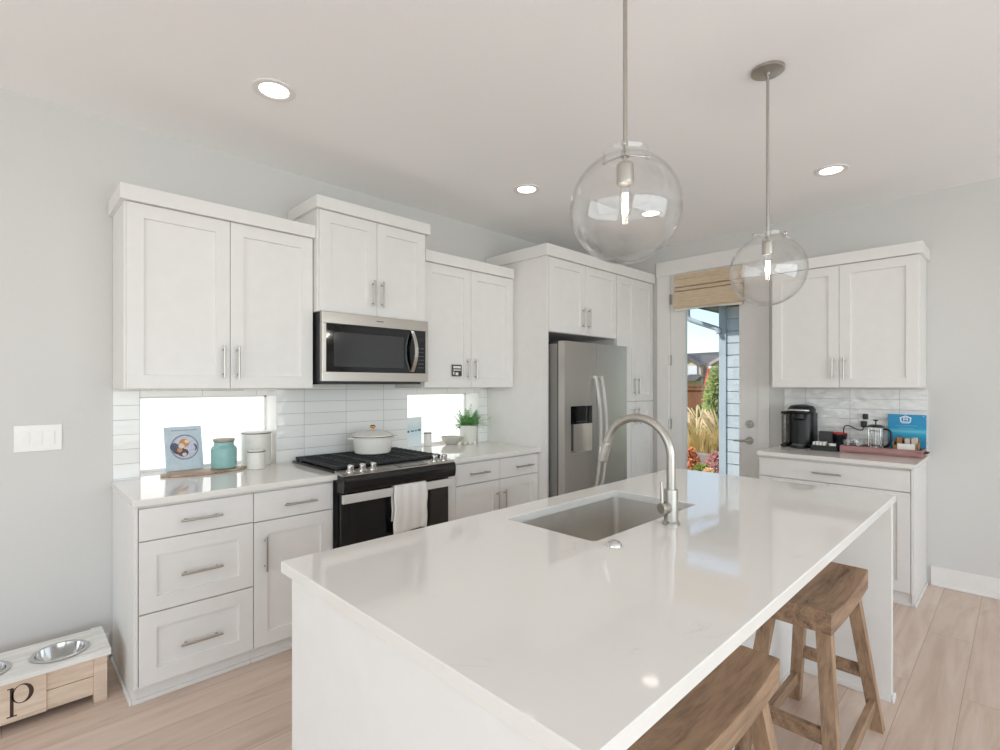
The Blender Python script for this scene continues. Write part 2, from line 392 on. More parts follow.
# tile backsplashes
b = MB(); ty0, ty1 = YA - .010, YA - .0005
b.box(.412, W1[0], ty0, ty1, .9145, 1.388).box(W1[0], W1[1], ty0, ty1, W1[3], 1.388).box(W1[1], 1.335, ty0, ty1, .9145, 1.388)
b.box(1.335, 2.105, ty0, ty1, .80, 1.415).box(2.105, W2[0], ty0, ty1, .9145, 1.388).box(W2[0], W2[1], ty0, ty1, W2[3], 1.388).box(W2[1], 3.049, ty0, ty1, .9145, 1.388)
struct('trim_1', b, M['tileA'])
struct('trim_2', MB().box(XB - .010, XB - .0005, .472, 1.396, .9145, 1.388), M['tileB'])

# ------------------------------------------------------------------ cabinets
class Face:
    def __init__(s, kind, plane): s.k = kind; s.p = plane
    def P(s, u, z, n):
        return {'A': (u, s.p - n, z), 'B': (s.p - n, u, z), 'I': (u, s.p + n, z)}[s.k]
    def box(s, mb, u0, u1, z0, z1, n0, n1, bev=0):
        a, c = s.P(u0, z0, n0), s.P(u1, z1, n1)
        return mb.box(min(a[0], c[0]), max(a[0], c[0]), min(a[1], c[1]), max(a[1], c[1]), min(a[2], c[2]), max(a[2], c[2]), bev)
T = .019
def shaker(F, u0, u1, z0, z1, name, parent, st=.066, rec=.011):
    g = .0015; u0 += g; u1 -= g; z0 += g; z1 -= g
    def ring(a, n): return [F.P(u0 + a, z0 + a, n), F.P(u1 - a, z0 + a, n), F.P(u1 - a, z1 - a, n), F.P(u0 + a, z1 - a, n)]
    V = ring(0, -T) + ring(0, -.0012) + ring(.0012, 0) + ring(st, 0) + ring(st + .002, -rec)
    Fc = [(0, 1, 2, 3)]
    for k in range(4):
        for i in range(4): Fc.append((4 * k + i, 4 * k + (i + 1) % 4, 4 * k + 4 + (i + 1) % 4, 4 * k + 4 + i))
    Fc.append((16, 17, 18, 19))
    return MB().mesh(V, Fc).build(name, M['cab'], parent, ang=20)
def slab(F, u0, u1, z0, z1, name, parent):
    g = .0015
    return F.box(MB(), u0 + g, u1 - g, z0 + g, z1 - g, -T, 0, .0015).build(name, M['cab'], parent)
def pull(F, a, c, parent, horiz, at):
    mb = MB(); n = .030
    Q = (lambda t, nn: F.P(t, at, nn)) if horiz else (lambda t, nn: F.P(at, t, nn))
    mb.cyl(Q(a, n), Q(c, n), .0058, 12)
    for t in (a + .022, c - .022): mb.cyl(Q(t, .0006), Q(t, n), .0045, 10)
    return mb.build('handle', M['nickel'], parent)
def crown(F, u0, u1, z0, z1, depth, parent, l=True, r=True, over=.02):
    mb = MB(); F.box(mb, u0 - (over if l else 0), u1 + (over if r else 0), z0, z1, -depth, over, .002)
    return mb.build('crown_board', M['cab'], parent)

FB = Face('A', 2.690)                 # fronts of the long run's base cabinets
BACK = YA - .004
def base_root(name, label, u0, u1): return thing(name, label, 'cabinet', ((u0 + u1) / 2, 3.0, 0))
# drawer bank
r = base_root('base_cabinet', 'white three-drawer base cabinet at the free left end of the long counter', .410, .903)
b = MB(); b.box(.424, .9025, 2.7105, BACK, .085, .883).box(.424, .9025, 2.742, BACK, 0, .085)
b.build('carcass', M['cab'], r)
b = MB(); b.box(.410, .424, 2.690, BACK, .085, .883, .001).box(.410, .424, 2.735, BACK, 0, .085)
b.build('end_panel', M['cab'], r)
b = MB(); b.box(.399, .410, 2.735, BACK - .02, 0, .02, .004).box(.410, .9025, 2.730, 2.742, 0, .02, .004)
b.build('shoe_molding', M['cab'], r)
d = slab(FB, .426, .902, .725, .868, 'drawer', r); pull(FB, .583, .755, d, True, .794)
d = shaker(FB, .426, .902, .404, .722, 'drawer', r); pull(FB, .583, .755, d, True, .551)
d = shaker(FB, .426, .902, .086, .401, 'drawer', r); pull(FB, .583, .755, d, True, .229)
# drawer over door
r = base_root('base_cabinet', 'white base cabinet with one drawer above one door, left of the stove', .903, 1.336)
b = MB(); b.box(.9035, 1.334, 2.7105, BACK, .085, .883).box(.9035, 1.334, 2.742, BACK, 0, .085)
b.build('carcass', M['cab'], r)
MB().box(.9035, 1.334, 2.730, 2.742, 0, .02, .004).build('shoe_molding', M['cab'], r)
d = slab(FB, .903, 1.322, .722, .868, 'drawer', r); pull(FB, 1.048, 1.220, d, True, .791)
d = shaker(FB, .903, 1.322, .086, .719, 'door', r); pull(FB, .471, .645, d, False, .957)
# right of the stove
r = base_root('base_cabinet', 'white two-drawer two-door base cabinet between the stove and the fridge panel', 2.108, 3.05)
b = MB(); b.box(2.112, 3.049, 2.7105, BACK, .085, .883).box(2.112, 3.049, 2.742, BACK, 0, .085)
b.build('carcass', M['cab'], r)
MB().box(2.112, 3.049, 2.730, 2.742, 0, .02, .004).build('shoe_molding', M['cab'], r)
d = slab(FB, 2.206, 2.626, .720, .868, 'drawer', r); pull(FB, 2.320, 2.500, d, True, .792)
d = slab(FB, 2.626, 3.047, .720, .868, 'drawer', r); pull(FB, 2.782, 2.965, d, True, .792)
F_ = MB(); FB.box(F_, 2.113, 2.205, .086, .868, -T, 0, .001).build('filler_strip', M['cab'], r)
d = shaker(FB, 2.206, 2.626, .086, .717, 'door', r); pull(FB, .465, .638, d, False, 2.591)
d = shaker(FB, 2.626, 3.047, .086, .717, 'door', r); pull(FB, .465, .638, d, False, 2.664)

# countertops
tag(MB().box(.402, 1.3365, 2.660, BACK + .002, .884, .914, .003).build('countertop', M['quartz']), 'white quartz countertop left of the stove, under the cookbook', 'countertop')
tag(MB().box(2.1035, 3.049, 2.660, BACK + .002, .884, .914, .003).build('countertop', M['quartz']), 'white quartz countertop right of the stove, under the potted fern', 'countertop')

# wall cabinets of the long run
FU = Face('A', 2.940)
def wall_cab(label, u0, u1, z0, z1, zc, F, ins, split, hz, hoff, depth, cl, cr, fill=0):
    r = thing('wall_cabinet', label, 'cabinet', ((u0 + u1) / 2, 3.1, z0))
    mb = MB(); F.box(mb, u0, u1, z0, z1, -depth, -T - .001); mb.build('carcass', M['cab'], r)
    crown(F, u0, u1, z1, zc, depth, r, cl, cr)
    for k, (a, c) in enumerate(((u0 + ins, split), (split, u1 - ins - fill))):
        d = shaker(F, a, c, z0 + .001, z1 - .002, 'door', r)
        pull(F, hz[0], hz[1], d, False, split + (-hoff if k == 0 else hoff))
    return r
r = wall_cab('tall two-door white wall cabinet at the left end, above the cookbook', .412, 1.3285, 1.391, 2.280, 2.353, FU, .008, .869, (1.446, 1.619), .035, BACK - 2.94, True, False)
for x in (.62, 1.05): MB().box(x - .09, x + .09, 2.99, 3.03, 1.383, 1.3905, .003).build('under_cabinet_light', M['whiteplastic'], r)
r = wall_cab('two-door white wall cabinet with small dark sticker, right of the microwave', 2.124, 3.016, 1.391, 2.285, 2.362, FU, .003, 2.562, (1.453, 1.611), .038, BACK - 2.94, False, False)
MB().box(3.0165, 3.0495, 2.962, 2.980, 1.392, 2.360).build('filler_strip', M['cab'], r)
MB().box(2.5, 2.7, 2.99, 3.03, 1.383, 1.3905, .003).build('under_cabinet_light', M['whiteplastic'], r)
FM = Face('A', 2.885)
wall_cab('short raised two-door white wall cabinet directly over the microwave', 1.3295, 2.104, 1.846, 2.450, 2.522, FM, .007, 1.718, (1.905, 2.072), .033, BACK - 2.885, True, True)
# sticker on the right wall cabinet's left door
s = thing('door_sticker', 'small dark square sticker on white cabinet door right of microwave', 'sticker', (2.421, 2.939, 1.478))
MB().box(2.376, 2.467, 2.9375, 2.9395, 1.476, 1.562, .0005).build('sticker_base', M['darkgrey'], s)
b = MB(); b.box(2.386, 2.457, 2.9370, 2.9376, 1.535, 1.552).box(2.386, 2.457, 2.9370, 2.9376, 1.518, 1.526).box(2.408, 2.434, 2.9370, 2.9376, 1.484, 1.505).box(2.386, 2.396, 2.9370, 2.9376, 1.486, 1.510)
b.build('printed_marks', M['ceramic'], s)

# tall surround: side panel, over-fridge cabinet, pantry
FT = Face('A', 2.600)
tag(MB().box(3.0505, 3.0695, 2.600, BACK, 0, 2.4255).build('fridge_panel', M['cab']), 'tall white side panel standing between base cabinet and fridge', 'panel')
r = thing('wall_cabinet', 'two-door white cabinet bridging over the steel fridge', 'cabinet', (3.55, 2.95, 1.83))
MB().box(3.070, 4.034, 2.620, BACK, 1.832, 2.4255).build('carcass', M['cab'], r)
for k, (a, c, h) in enumerate(((3.074, 3.553, 3.515), (3.553, 4.030, 3.592))):
    d = shaker(FT, a, c, 1.833, 2.424, 'door', r); pull(FT, 1.888, 2.062, d, False, h)
b = MB(); b.box(3.030, 4.704, 2.580, BACK, 2.426, 2.517, .002)
tag(b.build('crown_board', M['cab']), 'long flat white crown board along the top of fridge cabinet and pantry', 'crown board')
r = thing('pantry_cabinet', 'tall narrow white pantry cabinet right of the fridge, in the corner', 'cabinet', (4.36, 2.95, 0))
b = MB(); b.box(4.035, 4.700, 2.620, BACK, .085, 2.4255).box(4.035, 4.700, 2.66, BACK, 0, .085); b.build('carcass', M['cab'], r)
for a, c, h in ((4.037, 4.362, 4.328), (4.362, 4.690, 4.398)):
    d = shaker(FT, a, c, 1.256, 2.424, 'door', r, st=.07); pull(FT, 1.315, 1.482, d, False, h)
    d = shaker(FT, a, c, .088, 1.252, 'door', r, st=.07); pull(FT, 1.035, 1.195, d, False, h)

# short wall: base cabinet, counter, wall cabinet
FS = Face('B', 4.100); BX = XB - .004
r = thing('base_cabinet', 'white base cabinet with one wide drawer, under the coffee maker', 'cabinet', (4.4, .94, 0))
b = MB(); b.box(4.1205, BX, .492, 1.394, .085, .883).box(4.150, BX, .492, 1.394, 0, .085); b.build('carcass', M['cab'], r)
b = MB(); b.box(4.100, BX, .478, .492, .085, .883, .001).box(4.135, BX, .478, .492, 0, .085); b.build('end_panel', M['cab'], r)
b = MB(); b.box(4.128, BX - .03, .467, .478, 0, .02, .004).box(4.138, 4.150, .478, 1.394, 0, .02, .004); b.build('shoe_molding', M['cab'], r)
d = slab(FS, .494, 1.394, .732, .868, 'drawer', r); pull(FS, .862, 1.036, d, True, .797)
d = shaker(FS, .494, .944, .092, .729, 'door', r); pull(FS, .48, .65, d, False, .98)
d = shaker(FS, .944, 1.394, .092, .729, 'door', r); pull(FS, .48, .65, d, False, .908)
tag(MB().box(4.073, BX + .002, .464, 1.404, .884, .914, .003).build('countertop', M['quartz']), 'short white quartz countertop beside the glass door, under the coffee maker', 'countertop')
FW = Face('B', 4.363)
r = thing('wall_cabinet', 'two-door white wall cabinet above the coffee maker', 'cabinet', (4.5, .93, 1.39))
mb = MB(); FW.box(mb, .479, 1.390, 1.391, 2.286, -(BX - 4.363), -T - .001); mb.build('carcass', M['cab'], r)
crown(FW, .479, 1.390, 2.286, 2.364, BX - 4.363, r)
for a, c, h in ((.483, .935, .902), (.935, 1.387, .974)):
    d = shaker(FW, a, c, 1.392, 2.284, 'door', r); pull(FW, 1.455, 1.609, d, False, h)

# ------------------------------------------------------------------ exterior door with shade
r = sroot('door_1', (XB, 2.015, 0))
b = MB()
b.box(XB - .02, XB, 2.428, 2.553, 0, 2.487, .002).box(XB - .02, XB, 1.512, 1.602, 0, 2.487, .002)
b.box(XB - .026, XB, 1.497, 2.563, 2.487, 2.628, .002)
b.build('casing', M['trim'], r)
b = MB(); b.box(XB - .012, XB + .14, 2.418, 2.430, 0, 2.487).box(XB - .012, XB + .14, 1.600, 1.611, 0, 2.487).box(XB - .012, XB + .14, 1.611, 2.418, 2.478, 2.487)
b.build('jamb', M['trim'], r)
LX0, LX1 = XB - .006, XB + .038
gy0, gy1, gz0, gz1 = 1.764, 2.267, .26, 2.33
b = MB(); b.box(LX0, LX1, 1.613, gy0, .01, 2.476).box(LX0, LX1, gy1, 2.416, .01, 2.476).box(LX0, LX1, gy0, gy1, .01, gz0).box(LX0, LX1, gy0, gy1, gz1, 2.476)
for s0, s1 in ((gy0 - .012, gy0), (gy1, gy1 + .012)): b.box(LX0 - .004, LX0, s0, s1, gz0, gz1, .001)
leaf = b.build('door_leaf', M['trim'], r)
MB().box(XB + .012, XB + .018, gy0, gy1, gz0, gz1).build('pane', M['pane'], leaf)
for z in (2.25, 1.653, 1.027):
    b = MB(); b.cyl((XB - .017, 2.422, z - .05), (XB - .017, 2.422, z + .05), .0075, 10).box(XB - .0125, XB - .006, 2.405, 2.440, z - .048, z + .048)
    b.build('hinge', M['nickel'], r)
b = MB(); b.cyl((LX0, 1.672, 1.068), (LX0 - .016, 1.672, 1.068), .032, 24, bev=.004).box(LX0 - .030, LX0 - .014, 1.658, 1.686, 1.063, 1.073, .003)
b.build('deadbolt', M['nickel'], leaf)
b = MB(); b.cyl((LX0, 1.676, .922), (LX0 - .012, 1.676, .922), .033, 24, bev=.004).cyl((LX0 - .01, 1.676, .922), (LX0 - .05, 1.676, .922), .012, 14)
b.tube([(LX0 - .048, 1.672, .922), (LX0 - .050, 1.70, .922), (LX0 - .050, 1.795, .920)], [.011, .0095, .008], 12)
b.build('lever_handle', M['nickel'], leaf)
# roman shade hung on the door
s = thing('roman_shade', 'beige woven roman shade folded up at the top of the glass door', 'window shade', (XB - .04, 2.036, 2.13))
prof = [(LX0 - .010, 2.466), (LX0 - .046, 2.466), (LX0 - .049, 2.425), (LX0 - .060, 2.418), (LX0 - .050, 2.352), (LX0 - .030, 2.346), (LX0 - .066, 2.339), (LX0 - .060, 2.312), (LX0 - .040, 2.307), (LX0 - .074, 2.299), (LX0 - .074, 2.25), (LX0 - .075, 2.20), (LX0 - .072, 2.155), (LX0 - .055, 2.135), (LX0 - .020, 2.140), (LX0 - .012, 2.2)]
MB().prism([(x, 1.718, z) for x, z in prof], (0, .636, 0)).build('fabric_folds', M['weave'], s, ang=12)
MB().prism([(x, 1.717, z) for x, z in [(LX0 - .05, 2.468), (LX0 - .012, 2.468), (LX0 - .012, 2.440), (LX0 - .0515, 2.440)]], (0, .638, 0)).build('headrail', M['weave'], s)
n = 24; V = []
for i in range(n + 1):
    y = 1.722 + .628 * i / n; sag = .018 * math.sin(math.pi * i / n) ** 2
    V += [(LX0 - .060, y, 2.1395), (LX0 - .052, y, 2.126 + sag * .6 - .004), (LX0 - .022, y, 2.128 + sag * .5 - .004), (LX0 - .020, y, 2.1395)]
MB().mesh(V, [(4 * i + k, 4 * i + (k + 1) % 4, 4 * i + 4 + (k + 1) % 4, 4 * i + 4 + k) for i in range(n) for k in range(4)] + [(0, 1, 2, 3), (4 * n, 4 * n + 1, 4 * n + 2, 4 * n + 3)]).build('liner', M['towel'], s)

# ------------------------------------------------------------------ switch plate, outlet
r = thing('light_switch', 'white three-gang rocker switch plate on the blank left wall', 'light switch', (.126, YA - .004, 1.157))
MB().box(.040, .212, YA - .007, YA - .0005, 1.095, 1.220, .003).build('wall_plate', M['whiteplastic'], r)
for i in range(3): MB().box(.060 + .046 * i, .060 + .046 * i + .033, YA - .011, YA - .0068, 1.124, 1.191, .002).build('rocker', M['whiteplastic'], r)
r = thing('outlet', 'white wall outlet in the tile behind the french press, holding black plugs', 'outlet', (XB - .012, .842, 1.14))
MB().box(XB - .0155, XB - .0102, .808, .876, 1.085, 1.200, .002).build('wall_plate', M['whiteplastic'], r)

# ------------------------------------------------------------------ recessed lights and pendants
def downlight(x, y, label):
    r = thing('recessed_light', label, 'ceiling light', (x, y, ZC), 'recessed ceiling lights')
    MB().lathe([(.093, -.0005), (.093, -.006), (.085, -.009), (.066, -.006), (.062, -.001)], (x, y, ZC), 40).build('trim_ring', M['trim'], r)
    MB().lathe([(0, -.004), (.062, -.004), (.062, -.0006), (0, -.0006)], (x, y, ZC), 40).build('diffuser', M['lamp'], r)
    l = bpy.data.lights.new('downlight_lamp', 'SPOT'); l.energy = 2.2; l.spot_size = math.radians(125); l.spot_blend = .8; l.shadow_soft_size = .06; l.color = (1, .965, .92)
    o = bpy.data.objects.new('downlight_lamp', l); COL.objects.link(o); o.location = (0, 0, -.012); o.parent = r
downlight(.904, 2.425, 'round recessed light in the ceiling above the left wall cabinets')
downlight(2.623, 2.421, 'round recessed light in the ceiling in front of the fridge')
downlight(3.778, .853, 'round recessed light in the ceiling near the coffee corner')
downlight(3.70, 2.07, 'round recessed light seen through the nearer glass globe')

def pendant(x, y, zc, label, phase):
    r = thing('pendant_light', label, 'pendant light', (x, y, ZC), 'glass globe pendants over the island')
    R = .153
    MB().lathe([(0, -.0005), (.066, -.0005), (.066, -.010), (.060, -.014), (.012, -.018), (.012, -.026), (0, -.026)], (x, y, ZC), 40).build('canopy', M['nickel'], r)
    zt = zc + R * .92
    sock = zc + .082
    b = MB(); b.cyl((x, y, ZC - .024), (x, y, sock + .043), .0062, 14); b.build('rod', M['nickel'], r)
    b = MB(); b.lathe([(0, .044), (.020, .044), (.0235, .040), (.024, .036), (.024, -.010), (.021, -.014), (0, -.014)], (x, y, sock), 24); b.build('socket', M['nickel'], r)
    # crossbar and thumb screws holding the collar
    b = MB()
    for k in range(3):
        a = phase + k * 2 * math.pi / 3; ca, sa = math.cos(a), math.sin(a)
        b.cyl((x, y, zt + .010), (x + .066 * ca, y + .066 * sa, zt + .010), .0028, 8); b.cyl((x + .064 * ca, y + .064 * sa, zt + .010), (x + .076 * ca, y + .076 * sa, zt + .010), .0062, 12, bev=.002)
    b.cyl((x, y, zt + .004), (x, y, zt + .022), .012, 14); b.build('collar_bracket', M['nickel'], r)
    # globe with an open collar
    a0 = math.asin(.060 / R); prof = []
    for i in range(41):
        t = a0 + (math.pi - a0) * i / 40; prof.append((R * math.sin(t) if i < 40 else 0, R * math.cos(t)))
    prof = [(.064, zt - zc + .018), (.061, zt - zc + .010)] + prof
    inner = [(max(0, q - .003), z * .982 if z < .9 * R else z) for q, z in reversed(prof)]
    MB().lathe(prof + inner[1:] + [prof[0]], (x, y, zc), 64).build('glass_globe', M['glass'], r, ang=60)
    # filament bulb
    MB().lathe([(.0, -.108), (.008, -.106), (.015, -.098), (.017, -.085), (.017, -.045), (.014, -.026), (.0125, -.014), (.0125, -.002)], (x, y, sock), 24).build('bulb', M['clear'], r)
    b = MB()
    for k in range(5):
        a = k * 2 * math.pi / 5; b.cyl((x + .007 * math.cos(a), y + .007 * math.sin(a), sock - .040), (x + .008 * math.cos(a + .5), y + .008 * math.sin(a + .5), sock - .090), .0016, 6)
    b.build('filament', M['filament'], r)
    l = bpy.data.lights.new('bulb_lamp', 'POINT'); l.energy = 2.5; l.shadow_soft_size = .006; l.color = (1, .93, .84)
    o = bpy.data.objects.new('bulb_lamp', l); COL.objects.link(o); o.parent = r; o.location = (0, 0, sock - .07 - ZC)
pendant(1.251, .779, 1.906, 'clear glass globe pendant over the island, nearer the camera', -.55)
pendant(2.381, .774, 1.908, 'clear glass globe pendant over the island, farther one beside the glass door', -1.55)

# ------------------------------------------------------------------ island
IX0, IX1, IY0, IY1 = .563, 2.885, .400, 1.464
SX0, SX1, SY0, SY1 = 1.345, 2.072, .950, 1.345
r = thing('kitchen_island', 'white kitchen island cabinet with panelled ends and seating overhang', 'island', (1.72, .93, 0))
b = MB(); b.box(.571, .612, .408, 1.404, 0, .8835, .001); b.build('end_panel', M['cab'], r)
b = MB(); b.box(2.832, 2.868, .408, 1.404, 0, .8835, .001); b.build('end_panel', M['cab'], r)
b = MB(); b.box(.612, 2.832, .790, .815, 0, .8835); b.build('knee_wall', M['cab'], r)
b = MB(); b.box(.610, 2.832, .815, 1.36, .09, .11).box(.610, 2.832, 1.34, 1.36, 0, .09).box(1.30, 1.318, .815, 1.365, .11, .8835).box(2.10, 2.118, .815, 1.365, .11, .8835).box(.610, 2.832, 1.365, 1.384, .84, .8835).box(.612, .628, .815, 1.384, .11, .8835).box(2.814, 2.832, .815, 1.384, .11, .8835)
b.build('carcass', M['cab'], r)
FI = Face('I', 1.404)
for a, c, h in ((.613, 1.31, 1.27), (1.31, 1.71, 1.67), (1.71, 2.11, 1.75), (2.11, 2.83, 2.15)):
    d = shaker(FI, a, c, .1, .87, 'door', r); pull(FI, .62, .79, d, False, h)
b = MB(); b.box(2.820, 2.832, .408, .790, 0, .028, .004).box(.624, 2.820, .778, .790, 0, .028, .004).box(.612, .624, .408, .790, 0, .028, .004).box(2.868, 2.878, .400, 1.40, 0, .028, .004).box(2.820, 2.878, .397, .408, 0, .028, .004).box(.561, .571, .400, 1.40, 0, .028, .004)
b.build('shoe_molding', M['cab'], r)

def slab_with_hole(x0, x1, y0, y1, z0, z1, hx0, hx1, hy0, hy1, rad, bev=.003, seg=6):
    """countertop ring: outer rectangle and rounded-rect hole, bridged"""
    def rr(x0, x1, y0, y1, r, s):
        P = []
        for cx, cy, a in ((x1 - r, y1 - r, 0), (x0 + r, y1 - r, 90), (x0 + r, y0 + r, 180), (x1 - r, y0 + r, 270)):
            for i in range(s + 1):
                t = math.radians(a + 90 * i / s); P.append((cx + r * math.cos(t), cy + r * math.sin(t)))
        return P
    s = seg
    loops = [(rr(x0 + bev, x1 - bev, y0 + bev, y1 - bev, .003, s), z1), (rr(x0, x1, y0, y1, .004, s), z1 - bev), (rr(x0, x1, y0, y1, .004, s), z0),
             (rr(hx0, hx1, hy0, hy1, rad, s), z0), (rr(hx0, hx1, hy0, hy1, rad, s), z1 - .002), (rr(hx0 - .002, hx1 + .002, hy0 - .002, hy1 + .002, rad + .002, s), z1)]
    V = []; n = 4 * (s + 1)
    for L, z in loops: V += [(x, y, z) for x, y in L]
    F = []; m = len(loops)
    for k in range(m):
        for i in range(n): F.append((k * n + i, k * n + (i + 1) % n, ((k + 1) % m) * n + (i + 1) % n, ((k + 1) % m) * n + i))
    return MB().mesh(V, F)
tag(slab_with_hole(IX0, IX1, IY0, IY1, .884, .914, SX0, SX1, SY0, SY1, .02).build('countertop', M['quartz'], ang=25), 'large white quartz island countertop with sink cutout', 'countertop')

# sink: basin shell under the cutout
def rrect(x0, x1, y0, y1, r, z, s=6):
    P = []
    for cx, cy, a in ((x1 - r, y1 - r, 0), (x0 + r, y1 - r, 90), (x0 + r, y0 + r, 180), (x1 - r, y0 + r, 270)):
        for i in range(s + 1):
            t = math.radians(a + 90 * i / s); P.append((cx + r * math.cos(t), cy + r * math.sin(t), z))
    return P
r = thing('kitchen_sink', 'undermount stainless steel sink basin sunk in the island', 'sink', (1.71, 1.15, .655))
e = .006; L = []
L.append(rrect(SX0 - .03, SX1 + .03, SY0 - .03, SY1 + .03, .03, .8832)); L.append(rrect(SX0 - e, SX1 + e, SY0 - e, SY1 + e, .024, .8832))
L.append(rrect(SX0 - e + .004, SX1 + e - .004, SY0 - e + .004, SY1 + e - .004, .024, .675)); L.append(rrect(SX0 + .012, SX1 - .012, SY0 + .012, SY1 - .012, .022, .661)); L.append(rrect(SX0 + .03, SX1 - .03, SY0 + .03, SY1 - .03, .02, .658))
L.append(rrect(1.70, 1.72, 1.14, 1.16, .008, .655)); L.append(rrect(1.70, 1.72, 1.14, 1.16, .008, .650)); L.append(rrect(SX0 - e - .002, SX1 + e + .002, SY0 - e - .002, SY1 + e + .002, .024, .650)); L.append(rrect(SX0 - e - .002, SX1 + e + .002, SY0 - e - .002, SY1 + e + .002, .024, .878)); L.append(rrect(SX0 - .03, SX1 + .03, SY0 - .03, SY1 + .03, .03, .880))
V = [p for l in L for p in l]; n = len(L[0]); m = len(L)
F = [(k * n + i, k * n + (i + 1) % n, ((k + 1) % m) * n + (i + 1) % n, ((k + 1) % m) * n + i) for k in range(m) for i in range(n)]
MB().mesh(V, F).build('basin', M['sinksteel'], r)
MB().lathe([(0, .002), (.036, .002), (.044, .004), (.046, .0005), (0, .0005)], (1.71, 1.15, .6555), 28).build('drain', M['chrome'], r)

# faucet
fx, fy = 1.715, .880
r = thing('faucet', 'tall brushed nickel gooseneck pull-down faucet behind the sink', 'faucet', (fx, fy, .914))
b = MB(); b.lathe([(0, .0), (.031, 0), (.031, .006), (.027, .010), (.0245, .012), (.0245, .120), (.022, .124), (0, .124)], (fx, fy, .9142), 28); b.build('body', M['nickel'], r)
RA = .136; zs = 1.152; pts = [(fx, fy, 1.03), (fx, fy, zs)]
for i in range(1, 25):
    t = math.radians(166 * i / 24); pts.append((fx, fy + RA - RA * math.cos(t), zs + RA * math.sin(t)))
MB().tube(pts, .0155, 18).build('spout', M['nickel'], r)
p = Vector(pts[-1]); dv = (Vector(pts[-1]) - Vector(pts[-2])).normalized()
b = MB(); b.tube([p + dv * .001, p + dv * .004, p + dv * .075, p + dv * .080], [.0165, .0178, .0190, .0175], 20); hd = b.build('spray_head', M['nickel'], r)
b = MB(); q = p + dv * .035 + Vector((-.010, .014, 0)); b.box(q.x - .006, q.x + .006, q.y - .004, q.y + .006, q.z - .018, q.z + .018, .003); b.build('spray_button', M['steel'], hd)
b = MB(); b.cyl((fx - .015, fy + .004, .975), (fx - .052, fy + .012, .975), .0215, 24, bev=.005); v = b.build('valve', M['nickel'], r)
b = MB(); b.tube([(fx - .044, fy + .011, .990), (fx - .045, fy + .012, 1.03), (fx - .045, fy + .014, 1.068)], [.006, .0048, .0042], 10); b.build('lever', M['nickel'], v)
tag(MB().lathe([(0, .016), (.010, .016), (.014, .012), (.018, .012), (.023, .006), (.024, 0), (0, 0)], (1.358, .884, .9142), 28).build('air_switch_button', M['chrome']), 'round chrome push button set in island counter beside the sink', 'button')

# ------------------------------------------------------------------ stools
def stool():
    r = thing('bar_stool', 'x', 'stool', (0, 0, 0), 'teak saddle stools at the island')
    # seat: saddle curve along x, 0.56 long, 0.25 deep
    Lx, Ly, zt, th = .285, .127, .660, .072; n = 16; V = []; F = []
    for i in range(n + 1):
        x = -Lx + 2 * Lx * i / n; dip = .024 * (1 - (x / Lx) ** 2) ; up = .012 * (1 - (x / Lx) ** 2)
        V += [(x, -Ly, zt - dip), (x, -Ly + .006, zt - dip + .002), (x, Ly - .006, zt - dip + .002), (x, Ly, zt - dip), (x, Ly, zt - th - up), (x, -Ly, zt - th - up)]
    for i in range(n):
        for k in range(6): F.append((6 * i + k, 6 * i + (k + 1) % 6, 6 * i + 6 + (k + 1) % 6, 6 * i + 6 + k))
    F += [tuple(range(6)), tuple(6 * n + k for k in range(6))]
    MB().mesh(V, F).build('seat', M['stool'], r, ang=30)
    tops = {}; feet = {}
    for sx in (-1, 1):
        for sy in (-1, 1):
            t = Vector((sx * .205, sy * .088, zt - th + .002)); f = Vector((sx * .335, sy * .152, 0)); tops[sx, sy] = t; feet[sx, sy] = f
            h = .0225; V = [(t.x + a * h, t.y + c * h, t.z) for a, c in ((-1, -1), (1, -1), (1, 1), (-1, 1))] + [(f.x + a * h * .92, f.y + c * h * .92, f.z) for a, c in ((-1, -1), (1, -1), (1, 1), (-1, 1))]
            MB().mesh(V, [(0, 1, 2, 3), (4, 5, 6, 7)] + [(i, (i + 1) % 4, 4 + (i + 1) % 4, 4 + i) for i in range(4)]).build('leg', M['stoolleg'], r)
    def at(k, z): a = tops[k]; c = feet[k]; t = (a.z - z) / (a.z - c.z); return a + (c - a) * t
    for ka, kc, z in (((1, -1), (1, 1), .245), ((-1, -1), (-1, 1), .245), ((-1, 1), (1, 1), .115), ((-1, -1), (1, -1), .115)):
        a, c = at(ka, z), at(kc, z); d = (c - a).normalized(); a = a + d * .015; c = c - d * .015; s = Vector((0, 0, 1)).cross(d).normalized() * .011; u = Vector((0, 0, .024))
        V = [a + s + u, a - s + u, a - s - u, a + s - u, c + s + u, c - s + u, c - s - u, c + s - u]
        MB().mesh(V, [(0, 1, 2, 3), (4, 5, 6, 7)] + [(i, (i + 1) % 4, 4 + (i + 1) % 4, 4 + i) for i in range(4)]).build('stretcher', M['stool'], r)
    return r
s1 = stool(); s1.location = (2.232, .566, 0); s1['label'] = 'brown teak saddle stool tucked under the far end of the island, legs in view'
dup(s1, (1.240, .592, 0), 'brown teak saddle stool nearest the camera, mostly its seat in view')

